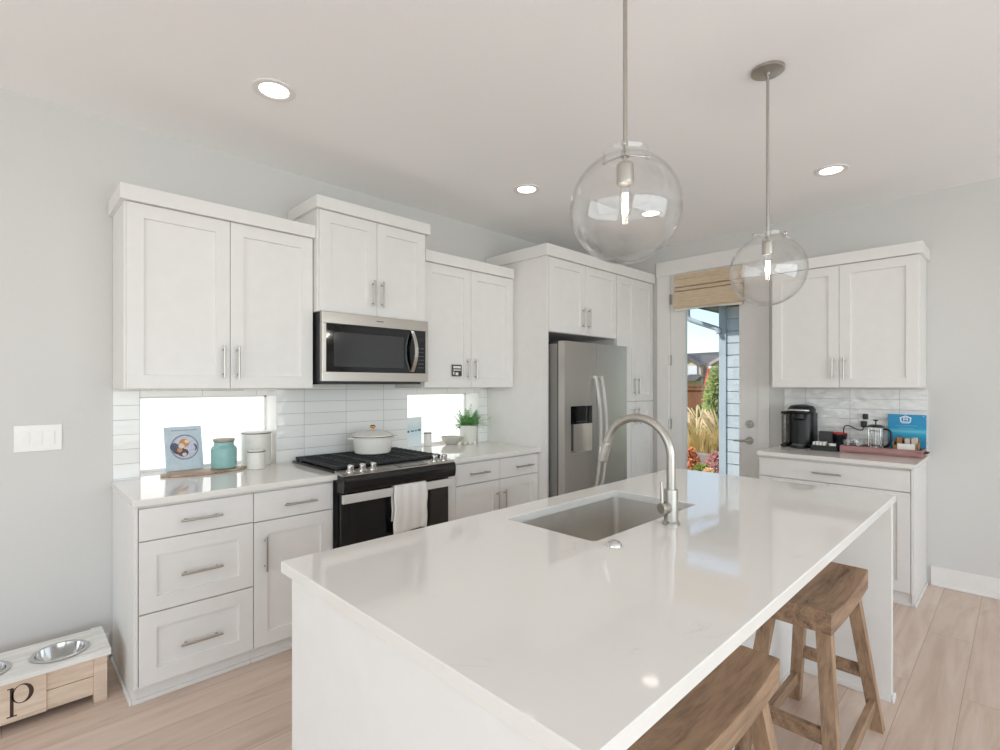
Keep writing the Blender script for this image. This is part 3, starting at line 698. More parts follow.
# ------------------------------------------------------------------ microwave
MX0, MX1, MY = 1.3405, 2.103, 2.862
r = thing('microwave', 'stainless over-the-range microwave with black glass door', 'microwave', (1.72, 3.05, 1.418))
b = MB(); b.box(MX0 + .002, MX1 - .002, MY + .032, BACK, 1.432, 1.8455).box(MX0 + .012, MX1 - .03, MY + .05, BACK, 1.416, 1.432); b.build('case', M['darkgrey'], r)
b = MB(); b.box(MX0, MX1, MY, MY + .031, 1.778, 1.8455, .003).box(MX0, MX1, MY, MY + .031, 1.433, 1.490, .003).box(MX0, 1.366, MY, MY + .031, 1.490, 1.778, .001).box(2.082, MX1, MY, MY + .031, 1.490, 1.778, .001)
b.build('steel_frame', M['steel'], r)
b = MB(); b.box(1.366, 2.008, MY + .004, MY + .031, 1.490, 1.778); d = b.build('door_glass', M['blackglass'], r)
b = MB(); b.box(1.415, 1.905, MY + .0030, MY + .0042, 1.522, 1.728); b.build('window_mesh', mat('oven_window_grey', (52, 53, 55), .1, spec=.6), d)
b = MB(); b.box(2.008, 2.082, MY + .004, MY + .031, 1.490, 1.778); p = b.build('control_panel', M['blackglass'], r)
M['key'] = mat('dim_key_print', (92, 93, 95), .4)
b = MB(); b.box(2.022, 2.068, MY + .003, MY + .0042, 1.700, 1.722); b.build('display', mat('display_glass', (44, 50, 54), .1), p)
for i in range(3):
    for j in range(6): b2 = MB().box(2.024 + .016 * i, 2.034 + .016 * i, MY + .003, MY + .0042, 1.525 + .026 * j, 1.531 + .026 * j).build('key', M['key'], p)
V = [(1.972, MY - .004 - .048 * math.sin(math.pi * i / 14), 1.499 + .274 * i / 14) for i in range(15)]
b = MB()
for (x, y, z), (x2, y2, z2) in zip(V, V[1:]):
    b.mesh([(x - .013, y, z), (x + .013, y, z), (x + .013, y + .010, z), (x - .013, y + .010, z), (x - .013, y2, z2), (x + .013, y2, z2), (x + .013, y2 + .010, z2), (x - .013, y2 + .010, z2)],
           [(0, 1, 5, 4), (1, 2, 6, 5), (2, 3, 7, 6), (3, 0, 4, 7)] + ([(0, 1, 2, 3)] if z < 1.5 else []) + ([(4, 5, 6, 7)] if z2 > 1.77 else []))
b.build('handle', M['chrome'], r)
b = MB(); b.box(1.70, 1.752, MY - .0006, MY + .001, 1.812, 1.817); b.build('nameplate', M['darkgrey'], r)

# ------------------------------------------------------------------ range
RX0, RX1 = 1.3385, 2.1015
r = thing('gas_range', 'black and stainless slide-in gas range with five burner knobs', 'stove', (1.72, 2.95, 0))
b = MB(); b.box(RX0, RX1, 2.668, YA - .013, .02, .905).box(RX0 + .03, RX1 - .03, 2.70, YA - .03, 0, .02); b.build('body', M['black'], r)
b = MB(); b.box(RX0 - .0015, RX1 + .0015, 2.690, YA - .013, .9155, .926, .003); b.build('cooktop', M['blackgloss'], r)
# bullnose front fascia
pf = [(2.668, .815), (2.598, .815), (2.588, .822), (2.580, .850), (2.580, .880), (2.588, .902), (2.600, .910), (2.668, .912)]
MB().prism([(RX0 - .004, y, z) for y, z in pf], (RX1 - RX0 + .020, 0, 0)).build('front_fascia', M['blackgloss'], r, ang=50)
b = MB(); b.prism([(RX0 - .006, 2.592, .909), (RX0 - .006, 2.600, .9165), (RX0 - .006, 2.690, .930), (RX0 - .006, 2.690, .916), (RX0 - .006, 2.668, .912)], (RX1 - RX0 + .022, 0, 0)); cp = b.build('control_panel', M['steel'], r)
MB().prism([(1.70, 2.603, .9175), (1.70, 2.665, .9268), (1.70, 2.665, .9280), (1.70, 2.603, .9187)], (.215, 0, 0)).build('display', M['blackglass'], cp)
for x in (1.402, 1.476, 1.545, 1.990, 2.066):
    b = MB(); nn = Vector((0, -.12, .99)).normalized(); c0 = Vector((x, 2.640, .9225))
    b.tube([c0, c0 + nn * .006], [.025, .024], 22); b.tube([c0 + nn * .006, c0 + nn * .010, c0 + nn * .034, c0 + nn * .037], [.018, .0195, .0185, .016], 20)
    b.box(x - .004, x + .004, 2.616, 2.656, .951, .9635, .003)
    b.build('knob', M['chrome'], r)
# oven door
b = MB(); b.box(RX0 + .004, RX1 - .004, 2.632, 2.668, .215, .808, .004); d = b.build('oven_door', M['blackglass'], r)
MB().box(RX0 + .004, RX1 - .004, 2.640, 2.668, .045, .205, .004).build('storage_drawer', M['steel'], r)
b = MB(); b.box(RX0 - .004, RX1 + .004, 2.594, 2.612, .756, .806, .004)
for x in (RX0 + .03, RX1 - .03): b.box(x - .014, x + .014, 2.610, 2.634, .765, .797, .003)
b.build('handle', M['handle_steel'], d)
# grates (three sections, each one casting) and burners
for g in range(3):
    gx0 = RX0 + .012 + g * .2475; gx1 = gx0 + .244; b = MB()
    gy0_, gy1_ = 2.712, 3.255
    for y in (gy0_, gy1_): b.box(gx0, gx1, y - .008, y + .008, .934, .9505, .003)
    for x in (gx0 + .007, gx1 - .007): b.box(x - .007, x + .007, gy0_, gy1_, .934, .9505, .003)
    k = 9
    for i in range(k):
        y = gy0_ + (gy1_ - gy0_) * (i + .5) / k; b.box(gx0, gx1, y - .005, y + .005, .938, .9530, .003)
    b.box((gx0 + gx1) / 2 - .006, (gx0 + gx1) / 2 + .006, gy0_, gy1_, .937, .9520, .003)
    for x in (gx0 + .01, gx1 - .01):
        for y in (gy0_ + .005, gy1_ - .005, (gy0_ + gy1_) / 2): b.box(x - .007, x + .007, y - .007, y + .007, .9262, .936)
    b.build('grate', M['iron'], r)
for x, y, q in ((1.475, 2.85, .048), (1.475, 3.12, .040), (1.72, 2.98, .055), (1.965, 2.85, .048), (1.965, 3.12, .036)):
    MB().lathe([(0, .0115), (q * .8, .0115), (q, .008), (q, .0002), (0, .0002)], (x, y, .926), 24).build('burner', M['iron'], r)

# towel draped over the oven handle
def towel():
    n = 18; x0, x1 = 1.652, 1.890; V = []; path = []
    for i in range(14): path.append((2.597 + .004 - .0, .53 + .268 * i / 13))   # back layer up
    prof = []
    for z in [.60, .66, .72, .77, .79]: prof.append((2.6205, z))
    for t in range(0, 181, 30): prof.append((2.604 + .0155 * math.cos(math.radians(t)), .8085 + .009 * math.sin(math.radians(t))))
    for k in range(1, 15): prof.append((2.5865 - .004 * math.sin(k * .35), .806 - .276 * k / 14))
    m = len(prof); F = []
    for j, (y, z) in enumerate(prof):
        for i in range(n + 1):
            u = i / n; fold = .0045 * math.sin(u * 11 + .3) * (min(1, j / 10) if j > 5 else .3); pinch = 1 - .10 * (1 - abs(j - 9) / m if j < 12 else .4 - .4 * (j - 12) / (m - 12)) 
            x = (x0 + x1) / 2 + (x1 - x0) * (u - .5) * (.96 + .05 * (j / m)) + .003 * math.sin(z * 40 + u * 3)
            sag = .008 * math.sin(u * 5.2 + 1) if j == m - 1 else 0
            V.append((x, y - (abs(fold) if y < 2.60 else 0), z - sag))
    for j in range(m - 1):
        for i in range(n): a = j * (n + 1) + i; F.append((a, a + 1, a + n + 2, a + n + 1))
    o = MB().mesh(V, F).build('kitchen_towel', M['towel'], ang=80)
    sm = o.modifiers.new('thick', 'SOLIDIFY'); sm.thickness = .004; sm.offset = -.5
    return tag(o, 'white textured kitchen towel hanging on the oven handle', 'towel')
towel()

# dutch oven
px, py = 1.790, 3.062
r = thing('dutch_oven', 'round white enamel dutch oven with copper knob on the rear burner', 'pot', (px, py, .9535))
MB().lathe([(0, 0), (.105, 0), (.116, .006), (.122, .020), (.131, .095), (.134, .108), (.137, .112), (.133, .114), (.128, .112), (.118, .02), (.10, .008), (0, .008)], (px, py, .9537), 48).build('pot_body', M['enamel'], r)
b = MB()
for k in (-1, 1):
    a = math.radians(158) if k > 0 else math.radians(-22)
    P = []
    for t in range(9):
        u = -1 + 2 * t / 8; rr_ = .134 + .030 * math.sqrt(max(0, 1 - u * u)); aa = a + u * .30; P.append((px + rr_ * math.cos(aa), py + rr_ * math.sin(aa), 1.058))
    b.tube(P, .007, 10)
b.build('handles', M['enamel'], r)
b = MB(); b.lathe([(.0, .046), (.03, .043), (.075, .034), (.118, .018), (.136, .008), (.137, .003), (.134, .001), (0, .002)], (px, py, 1.0685), 48); lid = b.build('lid', M['enamel'], r)
MB().lathe([(.1345, -.0005), (.1372, -.0005), (.1372, .0025), (.1345, .0025)], (px, py, 1.0675), 48).build('rim', M['black'], r)
MB().lathe([(0, .030), (.012, .029), (.019, .022), (.019, .016), (.009, .008), (.009, 0), (0, 0)], (px, py, 1.1135), 24).build('lid_knob', M['copper'], lid)

# ------------------------------------------------------------------ refrigerator
GX0, GX1, GS, GY = 3.092, 3.975, 3.512, 2.456
r = thing('refrigerator', 'grey stainless side-by-side refrigerator with ice dispenser', 'refrigerator', (3.53, 2.85, 0))
b = MB(); b.box(GX0, GX1, 2.530, 3.255, .05, 1.735, .004).box(GX0 + .03, GX1 - .03, 2.56, 3.22, 0, .05); b.build('body', M['steel_side'], r)
for x in (GX0 + .05, GX1 - .05): MB().box(x - .035, x + .035, 2.50, 2.64, 1.7352, 1.757, .006).build('hinge_cover', M['darkgrey'], r)
b = MB(); b.box(GX0 + .012, GX1 - .012, 2.5195, 2.530, .06, 1.73); b.build('gasket', M['black'], r)
# left door with a dispenser niche
dz0, dz1 = .06, 1.752; nx0, nx1, nz0, nz1 = 3.166, 3.452, .868, 1.102
b = MB(); xa, xb_ = GX0, GS - .003
b.box(xa, nx0, GY, 2.519, dz0, dz1).box(nx1, xb_, GY, 2.519, dz0, dz1).box(nx0, nx1, GY, 2.519, dz0, nz0).box(nx0, nx1, GY, 2.519, 1.245, dz1).box(nx0, nx1, GY + .055, 2.519, nz0, 1.245)
dl = b.build('freezer_door', M['steel_dark'], r)
MB().box(GS + .003, GX1, GY, 2.519, dz0, dz1, .006).build('fridge_door', M['steel_dark'], r)
b = MB(); b.box(nx0, nx1, GY - .001, GY + .055, nz1, 1.245, .003); dp = b.build('dispenser_panel', M['blackglass'], dl)
b = MB(); b.box(nx0, nx0 + .003, GY, GY + .055, nz0, nz1).box(nx1 - .003, nx1, GY, GY + .055, nz0, nz1).box(nx0, nx1, GY + .05, GY + .055, nz0, nz1).box(nx0, nx1, GY - .004, GY + .055, nz0, nz0 + .012, .002); b.build('dispenser_niche', M['steel'], dl)
b = MB(); b.box(nx0 + .006, nx0 + .075, GY + .028, GY + .050, nz0 + .02, nz1 - .005, .003); b.build('ice_paddle', M['darkgrey'], dl)
for i in range(5): MB().box(nx0 + .075 + i * .03, nx0 + .092 + i * .03, GY - .0018, GY - .0009, 1.118, 1.124).build('touch_key', M['key'], dp)
for x, par in ((GS - .040, dl), (GS + .040, r)):
    zt_, zb_ = 1.487, .565; b = MB(); n = 20; P = []
    for i in range(n + 1):
        u = i / n; P.append((GY - .012 - .052 * math.sin(math.pi * u) ** .8, zb_ + (zt_ - zb_) * u))
    V = []
    for y, z in P: V += [(x - .013, y, z), (x + .013, y, z), (x + .013, y - .012, z), (x - .013, y - .012, z)]
    b.mesh(V, [(4 * i + k, 4 * i + (k + 1) % 4, 4 * i + 4 + (k + 1) % 4, 4 * i + 4 + k) for i in range(n) for k in range(4)] + [(0, 1, 2, 3), (4 * n, 4 * n + 1, 4 * n + 2, 4 * n + 3)])
    for z in (zt_ - .012, zb_ + .012): b.box(x - .012, x + .012, GY - .016, GY - .0003, z - .012, z + .012, .003)
    b.build('handle', M['handle_steel'], par)
b = MB(); b.cyl((3.915, GY - .001, 1.690), (3.915, GY - .0005, 1.690), .013, 18).box(3.935, 3.962, GY - .001, GY - .0004, 1.683, 1.697); b.build('badge', M['steel'], r)

# ------------------------------------------------------------------ things on the long counter
# cookbook leaning on the left window
def frame_mat():
    k = Nodes('cookbook_cover'); k.b.inputs['Roughness'].default_value = .45
    n = k.n('ShaderNodeTexNoise'); n.inputs['Scale'].default_value = 30; k.l(k.pos(), n.inputs['Vector'])
    k.l(k.ramp(n.outputs[0], [(.3, lin((192, 206, 216))), (.7, lin((204, 217, 226)))]), k.b.inputs['Base Color']); return k.m
M['cover'] = frame_mat()
r = thing('cookbook', 'blue-grey cookbook with a plate of food on its cover, leaning on left window', 'book', (.768, 3.425, .9145))
LEAN = math.radians(-11)
def lean(mb): return mb.rotx(LEAN, (.768, 3.405, .9185)).rot(math.radians(5), (.768, 3.405, 0))
lean(MB().box(.672, .864, 3.405, 3.407, .9165, 1.172)).build('cover', M['cover'], r)
lean(MB().box(.676, .861, 3.4071, 3.418, .920, 1.169)).build('pages', M['ceramic'], r)
lean(MB().box(.672, .864, 3.4181, 3.420, .9165, 1.172)).build('back_cover', M['cover'], r)
lean(MB().box(.6705, .6719, 3.405, 3.420, .9165, 1.172)).build('spine', M['cover'], r)
def disc(cx, cz, rad, y, squash=1, seg=32): return MB().prism([(cx + rad * math.cos(2 * math.pi * k / seg), y, cz + rad * squash * math.sin(2 * math.pi * k / seg)) for k in range(seg)], (0, .0008, 0))
cz = 1.050; cx_ = .770
cov = r.children[0]
lean(disc(cx_, cz, .074, 3.4040)).build('printed_plate', mat('plate_print', (140, 148, 166), .5, noise=.2, nscale=60), cov)
lean(disc(cx_, cz, .066, 3.4034)).build('printed_plate', mat('plate_inner_print', (202, 206, 218), .5, noise=.12, nscale=70), cov)
random.seed(3)
cols = {'orange': (206, 146, 104), 'cream': (228, 206, 184), 'plum': (94, 78, 98), 'slate': (84, 92, 116), 'lilac': (206, 204, 226)}
CM = {k: mat('food_print_' + k, v, .5, noise=.15, nscale=90) for k, v in cols.items()}
for nm, x, z, q in (('plum', .735, 1.040, .030), ('slate', .715, 1.055, .022), ('plum', .76, 1.018, .028), ('slate', .815, 1.045, .020), ('orange', .768, 1.075, .028), ('cream', .752, 1.058, .016), ('orange', .742, 1.035, .014), ('cream', .782, 1.082, .013), ('lilac', .803, 1.040, .022), ('orange', .776, 1.022, .013), ('cream', .765, 1.008, .012), ('lilac', .808, 1.060, .010)):
    lean(disc(x, z, q, 3.4026 - random.random() * .0006, .8 + .4 * random.random(), 12)).build('printed_food', CM[nm], cov)
b = MB(); random.seed(5)
x = .705
while x < .835:
    w = random.uniform(.004, .009); b.box(x, x + w, 3.4036, 3.4046, 1.147, 1.1515); x += w + .002
lean(b).build('printed_title', mat('title_print', (132, 146, 160), .5), cov)
# serving board
r = None
n = 40; P = []
for i in range(n):
    t = 2 * math.pi * i / n; q = 1 + .05 * math.sin(3 * t + 1) + .035 * math.sin(7 * t); P.append((.822 + .212 * q * math.cos(t), 3.235 + .080 * q * math.sin(t), .9145))
tag(MB().prism(P, (0, 0, .013), .003).build('serving_board', M['board']), 'oval live-edge wooden serving board under the teal jar', 'board')
r = thing('lidded_jar', 'teal ceramic jar with a pale wooden lid on the wooden board', 'jar', (.93, 3.262, .9277))
MB().lathe([(0, 0), (.060, 0), (.066, .004), (.068, .02), (.068, .108), (.064, .122), (.054, .130), (.052, .136), (.052, .150), (.056, .154), (.050, .155), (.046, .130), (.060, .11), (.060, .01), (0, .01)], (.930, 3.262, .9277), 40).build('jar_body', M['teal'], r)
MB().lathe([(0, .016), (.052, .016), (.057, .013), (.057, .002), (.048, .0), (0, .0)], (.930, 3.262, 1.0830), 36).build('lid', M['lidwood'], r)
def canister(x, y, R, h, label):
    r = thing('canister', label, 'canister', (x, y, .9145))
    MB().lathe([(0, 0), (R - .004, 0), (R, .005), (R, h - .010), (R - .002, h - .008), (R - .006, h - .012), (R - .007, .01), (0, .008)], (x, y, .9145), 40).build('canister_body', M['ceramic_warm'], r)
    MB().lathe([(R - .006, h - .010), (R + .0012, h - .010), (R + .0012, h - .004), (R - .006, h - .004)], (x, y, .9145), 40).build('dark_rim', mat('grey_rim', (112, 106, 100), .5), r)
    MB().lathe([(0, h + .004), (R - .004, h + .004), (R, h), (R - .001, h - .004), (0, h - .004)], (x, y, .9145), 40).build('lid', M['ceramic_warm'], r)
canister(1.138, 3.345, .085, .205, 'large white canister with dark rim, by the right side of left window')
canister(1.082, 3.180, .048, .110, 'small white canister with dark rim, in front of the large one')

# right window: printed card, small canister, bowl, fern, small white balls
def card_mat():
    k = Nodes('lake_print'); k.b.inputs['Roughness'].default_value = .4
    sp = k.n('ShaderNodeSeparateXYZ'); k.l(k.pos(), sp.inputs[0])
    n = k.n('ShaderNodeTexNoise'); n.inputs['Scale'].default_value = 45; n.inputs['Detail'].default_value = 4; k.l(k.pos((1, 1, .5)), n.inputs['Vector'])
    a = k.n('ShaderNodeMapRange'); a.inputs['From Min'].default_value = .92; a.inputs['From Max'].default_value = 1.16; k.l(sp.outputs[2], a.inputs[0])
    ad = k.n('ShaderNodeMath', operation='MULTIPLY_ADD'); ad.inputs[1].default_value = .35; k.l(n.outputs[0], ad.inputs[0]); k.l(a.outputs[0], ad.inputs[2])
    k.l(k.ramp(ad.outputs[0], [(.1, lin((240, 247, 249))), (.5, lin((222, 238, 244))), (.75, lin((204, 224, 232))), (1, lin((230, 238, 240)))]), k.b.inputs['Base Color']); return k.m
r = thing('picture_card', 'pale blue printed picture card standing at left edge of right window', 'picture', (2.385, 3.425, .9145))
MB().box(2.305, 2.452, 3.425, 3.437, .9147, 1.152, .001).build('card_board', card_mat(), r)
b = MB(); b.box(2.31, 2.330, 3.4240, 3.4246, 1.030, 1.045).box(2.345, 2.375, 3.4240, 3.4246, 1.036, 1.046).box(2.385, 2.402, 3.4240, 3.4246, 1.038, 1.048).box(2.412, 2.44, 3.4240, 3.4246, 1.040, 1.052); b.build('printed_trees', mat('tree_print', (70, 92, 112), .5), r)
canister(2.495, 3.405, .034, .110, 'small white canister with dark rim in right window, beside the picture card')
tag(MB().lathe([(0, .0), (.045, .0), (.050, .006), (.078, .030), (.092, .062), (.090, .066), (.086, .062), (.072, .034), (.04, .012), (0, .010)], (2.700, 3.345, .9145), 40).build('bowl', mat('grey_stoneware', (198, 194, 186), .5)), 'small pale stoneware bowl on counter left of the fern', 'bowl')
fx_, fy_ = 2.880, 3.345
r = thing('potted_fern', 'green fern in a white cylindrical pot on the right counter', 'plant', (fx_, fy_, .9145))
MB().lathe([(0, 0), (.066, 0), (.072, .006), (.078, .15), (.075, .152), (.070, .145), (.067, .12), (0, .12)], (fx_, fy_, .9145), 40).build('pot', M['ceramic'], r)
MB().lathe([(0, .128), (.05, .130), (.0685, .124), (.068, .1205), (0, .1205)], (fx_, fy_, .9145), 20).build('soil', mat('potting_soil', (70, 54, 42), .9, noise=.3, nscale=120), r)
def leafmat():
    k = Nodes('fern_leaf'); k.b.inputs['Roughness'].default_value = .5
    n = k.n('ShaderNodeTexNoise'); n.inputs['Scale'].default_value = 25; k.l(k.pos(), n.inputs['Vector'])
    k.l(k.ramp(n.outputs[0], [(.3, lin((72, 134, 74))), (.5, lin((110, 168, 98))), (.7, lin((164, 204, 132)))]), k.b.inputs['Base Color']); return k.m
M['leaf'] = leafmat()
random.seed(11); b = MB(); V = []; F = []
for f in range(120):
    a = random.uniform(0, 2 * math.pi); ln = random.uniform(.13, .23); el = random.uniform(.30, 1.3); drop = random.uniform(.3, 1.1) * (1.4 - el) * .07
    if math.sin(a) > .15: ln *= .48
    base = Vector((fx_ + .03 * math.cos(a), fy_ + .03 * math.sin(a), 1.050)); k = 12; sp_ = []
    for i in range(k + 1):
        u = i / k; sp_.append(base + Vector((math.cos(a) * ln * u * math.cos(el), math.sin(a) * ln * u * math.cos(el), ln * u * math.sin(el) - drop * u * u)))
    side = Vector((-math.sin(a), math.cos(a), 0))
    for i in range(1, k):
        d = (sp_[i + 1] - sp_[i]).normalized(); w = .019 * math.sin(math.pi * (i / k) ** .7) + .005
        for sg in (-1, 1):
            o = len(V); tip = sp_[i] + sg * side * w + d * w * .6 - Vector((0, 0, .004)); mid = sp_[i] + sg * side * w * .5 + d * w * .55
            V += [sp_[i] - d * .003, mid - d * .004, tip, mid + d * .004]; F.append((o, o + 1, o + 2, o + 3))
    for i in range(k):
        o = len(V); V += [sp_[i] + side * .0012, sp_[i] - side * .0012, sp_[i + 1] - side * .0012, sp_[i + 1] + side * .0012]; F.append((o, o + 1, o + 2, o + 3))
b.mesh(V, F).build('fronds', M['leaf'], r)
for i, (x, y, lab) in enumerate(((2.690, 3.232, 'small white ball on the right counter, leftmost, before the bowl'), (2.746, 3.222, 'small white ball on the right counter, second from left, between bowl and fern pot'), (2.792, 3.214, 'small white ball on the right counter, third from left, before the fern pot'), (2.826, 3.196, 'small white ball on the right counter, rightmost, before the fern pot'))):
    tag(MB().ball((x, y, .9145 + .0135), .0135, 16).build('sphere', M['enamel']), lab, 'sphere', 'white balls on the counter')  # unidentified white spots, modelled as a row of small balls

# ------------------------------------------------------------------ coffee corner
r = thing('coffee_maker', 'black single-serve coffee maker with smoky water tank', 'coffee maker', (4.56, 1.225, .9145))
cy = 1.238
def dshape(x0, x1, hw, n=14):
    """plan outline: flat back at x1, rounded front at x0"""
    P = [(x1, cy + hw), (x1, cy - hw)]
    for i in range(n + 1):
        t = -math.pi / 2 + math.pi * i / n; P.append((x0 + (x1 - x0) * .45 * (1 - math.cos(t) ** .8), cy + hw * math.sin(t)))
    return P
def plate(mb, P, z0, z1, bev=.004): return mb.prism([(x, y, z0) for x, y in P], (0, 0, z1 - z0), bev)
b = MB(); plate(b, dshape(4.520, 4.686, .088), .9147, 1.19, .006); b.build('housing', M['black'], r)
b = MB(); plate(b, dshape(4.462, 4.60, .062), .9147, .938, .006); b.build('base', M['black'], r)
b = MB(); b.lathe([(0, .340), (.04, .340), (.080, .330), (.098, .305), (.098, .280), (.090, .268), (0, .268)], (4.585, cy, .9145), 36, 1.02, 1.0); hd = b.build('brew_head', M['black'], r)
b = MB(); b.lathe([(0, .268), (.056, .268), (.052, .232), (.034, .218), (0, .218)], (4.525, cy, .9145), 28); b.build('pod_holder', M['black'], r)
b = MB()
P = [(4.585 - .108 * math.cos(t), cy + .106 * math.sin(t), 1.203 + .010 * math.cos(t)) for t in [math.radians(-42 + 7 * i) for i in range(13)]]
b.tube(P, .0085, 10); b.build('lid_handle', M['chrome'], hd)
MB().lathe([(0, .006), (.040, .006), (.046, .003), (.046, 0), (0, 0)], (4.512, cy, .9385), 28).build('drip_tray', M['steel_side'], r)
b = MB(); b.box(4.510, 4.672, cy + .092, cy + .128, .940, 1.178, .014, seg=3); t_ = b.build('water_tank', M['reservoir'], r)
MB().box(4.506, 4.676, cy + .090, cy + .131, 1.1785, 1.200, .008).build('tank_lid', M['black'], r)
MB().box(4.506, 4.676, cy + .090, cy + .131, .9147, .9395, .006).build('tank_base', M['black'], r)

r = thing('coffee_caddy', 'black plastic caddy tray of coffee supplies beside the coffee maker', 'caddy', (4.47, 1.055, .9145))
x0, x1, y0, y1 = 4.430, 4.580, .962, 1.136
b = MB(); b.box(x0, x1, y0, y1, .9147, .920).box(x0, x0 + .004, y0, y1, .920, .955, .001).box(x1 - .004, x1, y0, y1, .920, .975).box(x0, x1, y0, y0 + .004, .920, .955).box(x0, x1, y1 - .004, y1, .920, .955).box(x0 + .075, x0 + .079, y0, y1, .920, .952).box(x0 + .079, x1 - .004, y0 + .045, y0 + .049, .920, .952)
b.build('tray_body', M['black'], r)
b = MB(); b.box(x0 + .085, x1 - .006, y0 + .056, y0 + .140, .9205, 1.055, .004); tag(b.build('pod_box', M['darkgrey']), 'dark grey box standing at the back of the black caddy', 'box')
for i in range(4):
    tag(MB().box(4.438, 4.498, 1.040 + .022 * i, 1.058 + .022 * i, .9205, .982 - .002 * (i % 2), .003).build('sugar_packet', M['ceramic']), 'white sugar packets standing in the black caddy front', 'packet', 'sugar packets in the caddy')
tag(MB().lathe([(0, 0), (.019, 0), (.025, .050), (.0225, .050), (.0175, .004), (0, .004)], (4.466, 1.000, .9205), 24).build('creamer_cup', M['ceramic']), 'small white creamer cup at right end of black caddy front', 'cup')
r = thing('pod_bowl', 'black bowl with a bright red inside, behind the caddy', 'bowl', (4.63, .985, .9145))
MB().lathe([(0, 0), (.034, 0), (.056, .118), (.0545, .1185)], (4.640, .996, .9147), 32).build('outside', M['black'], r)
MB().lathe([(.0562, .1185), (.0570, .126), (.0520, .127), (.036, .030), (0, .014)], (4.640, .996, .9147), 32).build('lining', M['red'], r)

# cord and plugs
r = thing('power_plug', 'black plug in the tile outlet, cord of the coffee maker running from it', 'plug', (XB - .03, .842, 1.12))
b = MB(); b.box(XB - .052, XB - .0158, .824, .860, 1.092, 1.138, .006); b.build('plug_body', M['black'], r)
P = [Vector(p) for p in [(XB - .040, .842, 1.100), (XB - .045, .850, 1.070), (XB - .050, .885, 1.075), (XB - .055, .93, 1.098), (XB - .055, .962, 1.09), (XB - .052, .968, 1.04), (XB - .050, .966, .98), (XB - .045, 1.0, .925), (XB - .035, 1.06, .921), (XB - .03, 1.105, .925)]]
def smooth(P, n=6):
    out = []
    for i in range(len(P) - 1):
        p0, p1, p2, p3 = P[max(i - 1, 0)], P[i], P[i + 1], P[min(i + 2, len(P) - 1)]
        for k in range(n):
            t = k / n; out.append(.5 * ((2 * p1) + (-p0 + p2) * t + (2 * p0 - 5 * p1 + 4 * p2 - p3) * t * t + (-p0 + 3 * p1 - 3 * p2 + p3) * t ** 3))
    return out + [P[-1]]
MB().tube(smooth(P), .0038, 8).build('cord', M['rope'], r)
r = thing('wall_adapter', 'small black adapter in upper socket, above the coffee plug', 'adapter', (XB - .03, .838, 1.165))
b = MB(); b.box(XB - .050, XB - .0158, .816, .848, 1.152, 1.192, .006); b.build('adapter_body', M['black'], r)

# tray with french press, glasses, basket, card
TX0, TX1, TY0, TY1 = 4.440, 4.672, .474, .948
r = thing('serving_tray', 'reddish wooden serving tray with metal handle in the coffee corner', 'tray', (4.556, .711, .9145))
b = MB(); b.box(TX0 + .012, TX1 - .012, TY0 + .012, TY1 - .012, .9147, .924).box(TX0, TX0 + .012, TY0, TY1, .9147, .966, .002).box(TX1 - .012, TX1, TY0, TY1, .9147, .966, .002).box(TX0 + .012, TX1 - .012, TY0, TY0 + .012, .9147, .966, .002).box(TX0 + .012, TX1 - .012, TY1 - .012, TY1, .9147, .966, .002)
b.build('tray_body', M['traywood'], r)
b = MB(); b.tube([(TX0 + .07, TY0 - .0005, .944), (TX0 + .07, TY0 - .020, .944), (TX1 - .07, TY0 - .020, .944), (TX1 - .07, TY0 - .0005, .944)], .005, 8); b.build('handle', M['iron'], r)
b = MB(); b.tube([(TX0 + .07, TY1 + .0005, .944), (TX0 + .07, TY1 + .012, .944), (TX1 - .07, TY1 + .012, .944), (TX1 - .07, TY1 + .0005, .944)], .005, 8); b.build('handle', M['iron'], r)
qx, qy = 4.535, .745
r = thing('french_press', 'glass french press with chrome frame and black handle on the tray', 'french press', (qx, qy, .9245))
MB().lathe([(0, .012), (.044, .012), (.047, .016), (.047, .172), (.050, .180), (.048, .180), (.045, .172), (.045, .018), (0, .015)], (qx, qy, .9245), 36).build('beaker', M['clear'], r)
b = MB()
for z in (.012, .150):
    b.tube([(qx + .0495 * math.cos(2 * math.pi * k / 28), qy + .0495 * math.sin(2 * math.pi * k / 28), .9245 + z) for k in range(28)], .003, 6, closed=True)
for k in range(4):
    a = math.pi / 4 + k * math.pi / 2; b.box(qx + .050 * math.cos(a) - .004, qx + .050 * math.cos(a) + .004, qy + .050 * math.sin(a) - .004, qy + .050 * math.sin(a) + .004, .9247, 1.098, .001)
b.build('frame', M['chrome'], r)
b = MB(); b.lathe([(0, .200), (.030, .199), (.050, .190), (.053, .182), (.050, .1805), (0, .1805)], (qx, qy, .9245), 32).cyl((qx, qy, 1.118), (qx, qy, 1.152), .004, 10).lathe([(0, .012), (.014, .010), (.017, .005), (.012, 0), (0, 0)], (qx, qy, 1.150), 20)
b.build('plunger_lid', M['black'], r)
b = MB(); a0_ = Vector((-.35, -.94, 0)).normalized(); c0 = Vector((qx, qy, 0))
P = [c0 + a0_ * .052 + Vector((0, 0, 1.094)), c0 + a0_ * .078 + Vector((0, 0, 1.094)), c0 + a0_ * .098 + Vector((0, 0, 1.075)), c0 + a0_ * .100 + Vector((0, 0, 1.03)), c0 + a0_ * .082 + Vector((0, 0, .985)), c0 + a0_ * .054 + Vector((0, 0, .970))]
b.tube(smooth(P, 5), .008, 10); b.build('handle', M['black'], r)
b = MB(); b.cyl((qx, qy, .955), (qx, qy, 1.105), .0022, 8).lathe([(0, .006), (.0435, .006), (.0435, 0), (0, 0)], (qx, qy, .955), 28); b.build('plunger', M['chrome'], r)
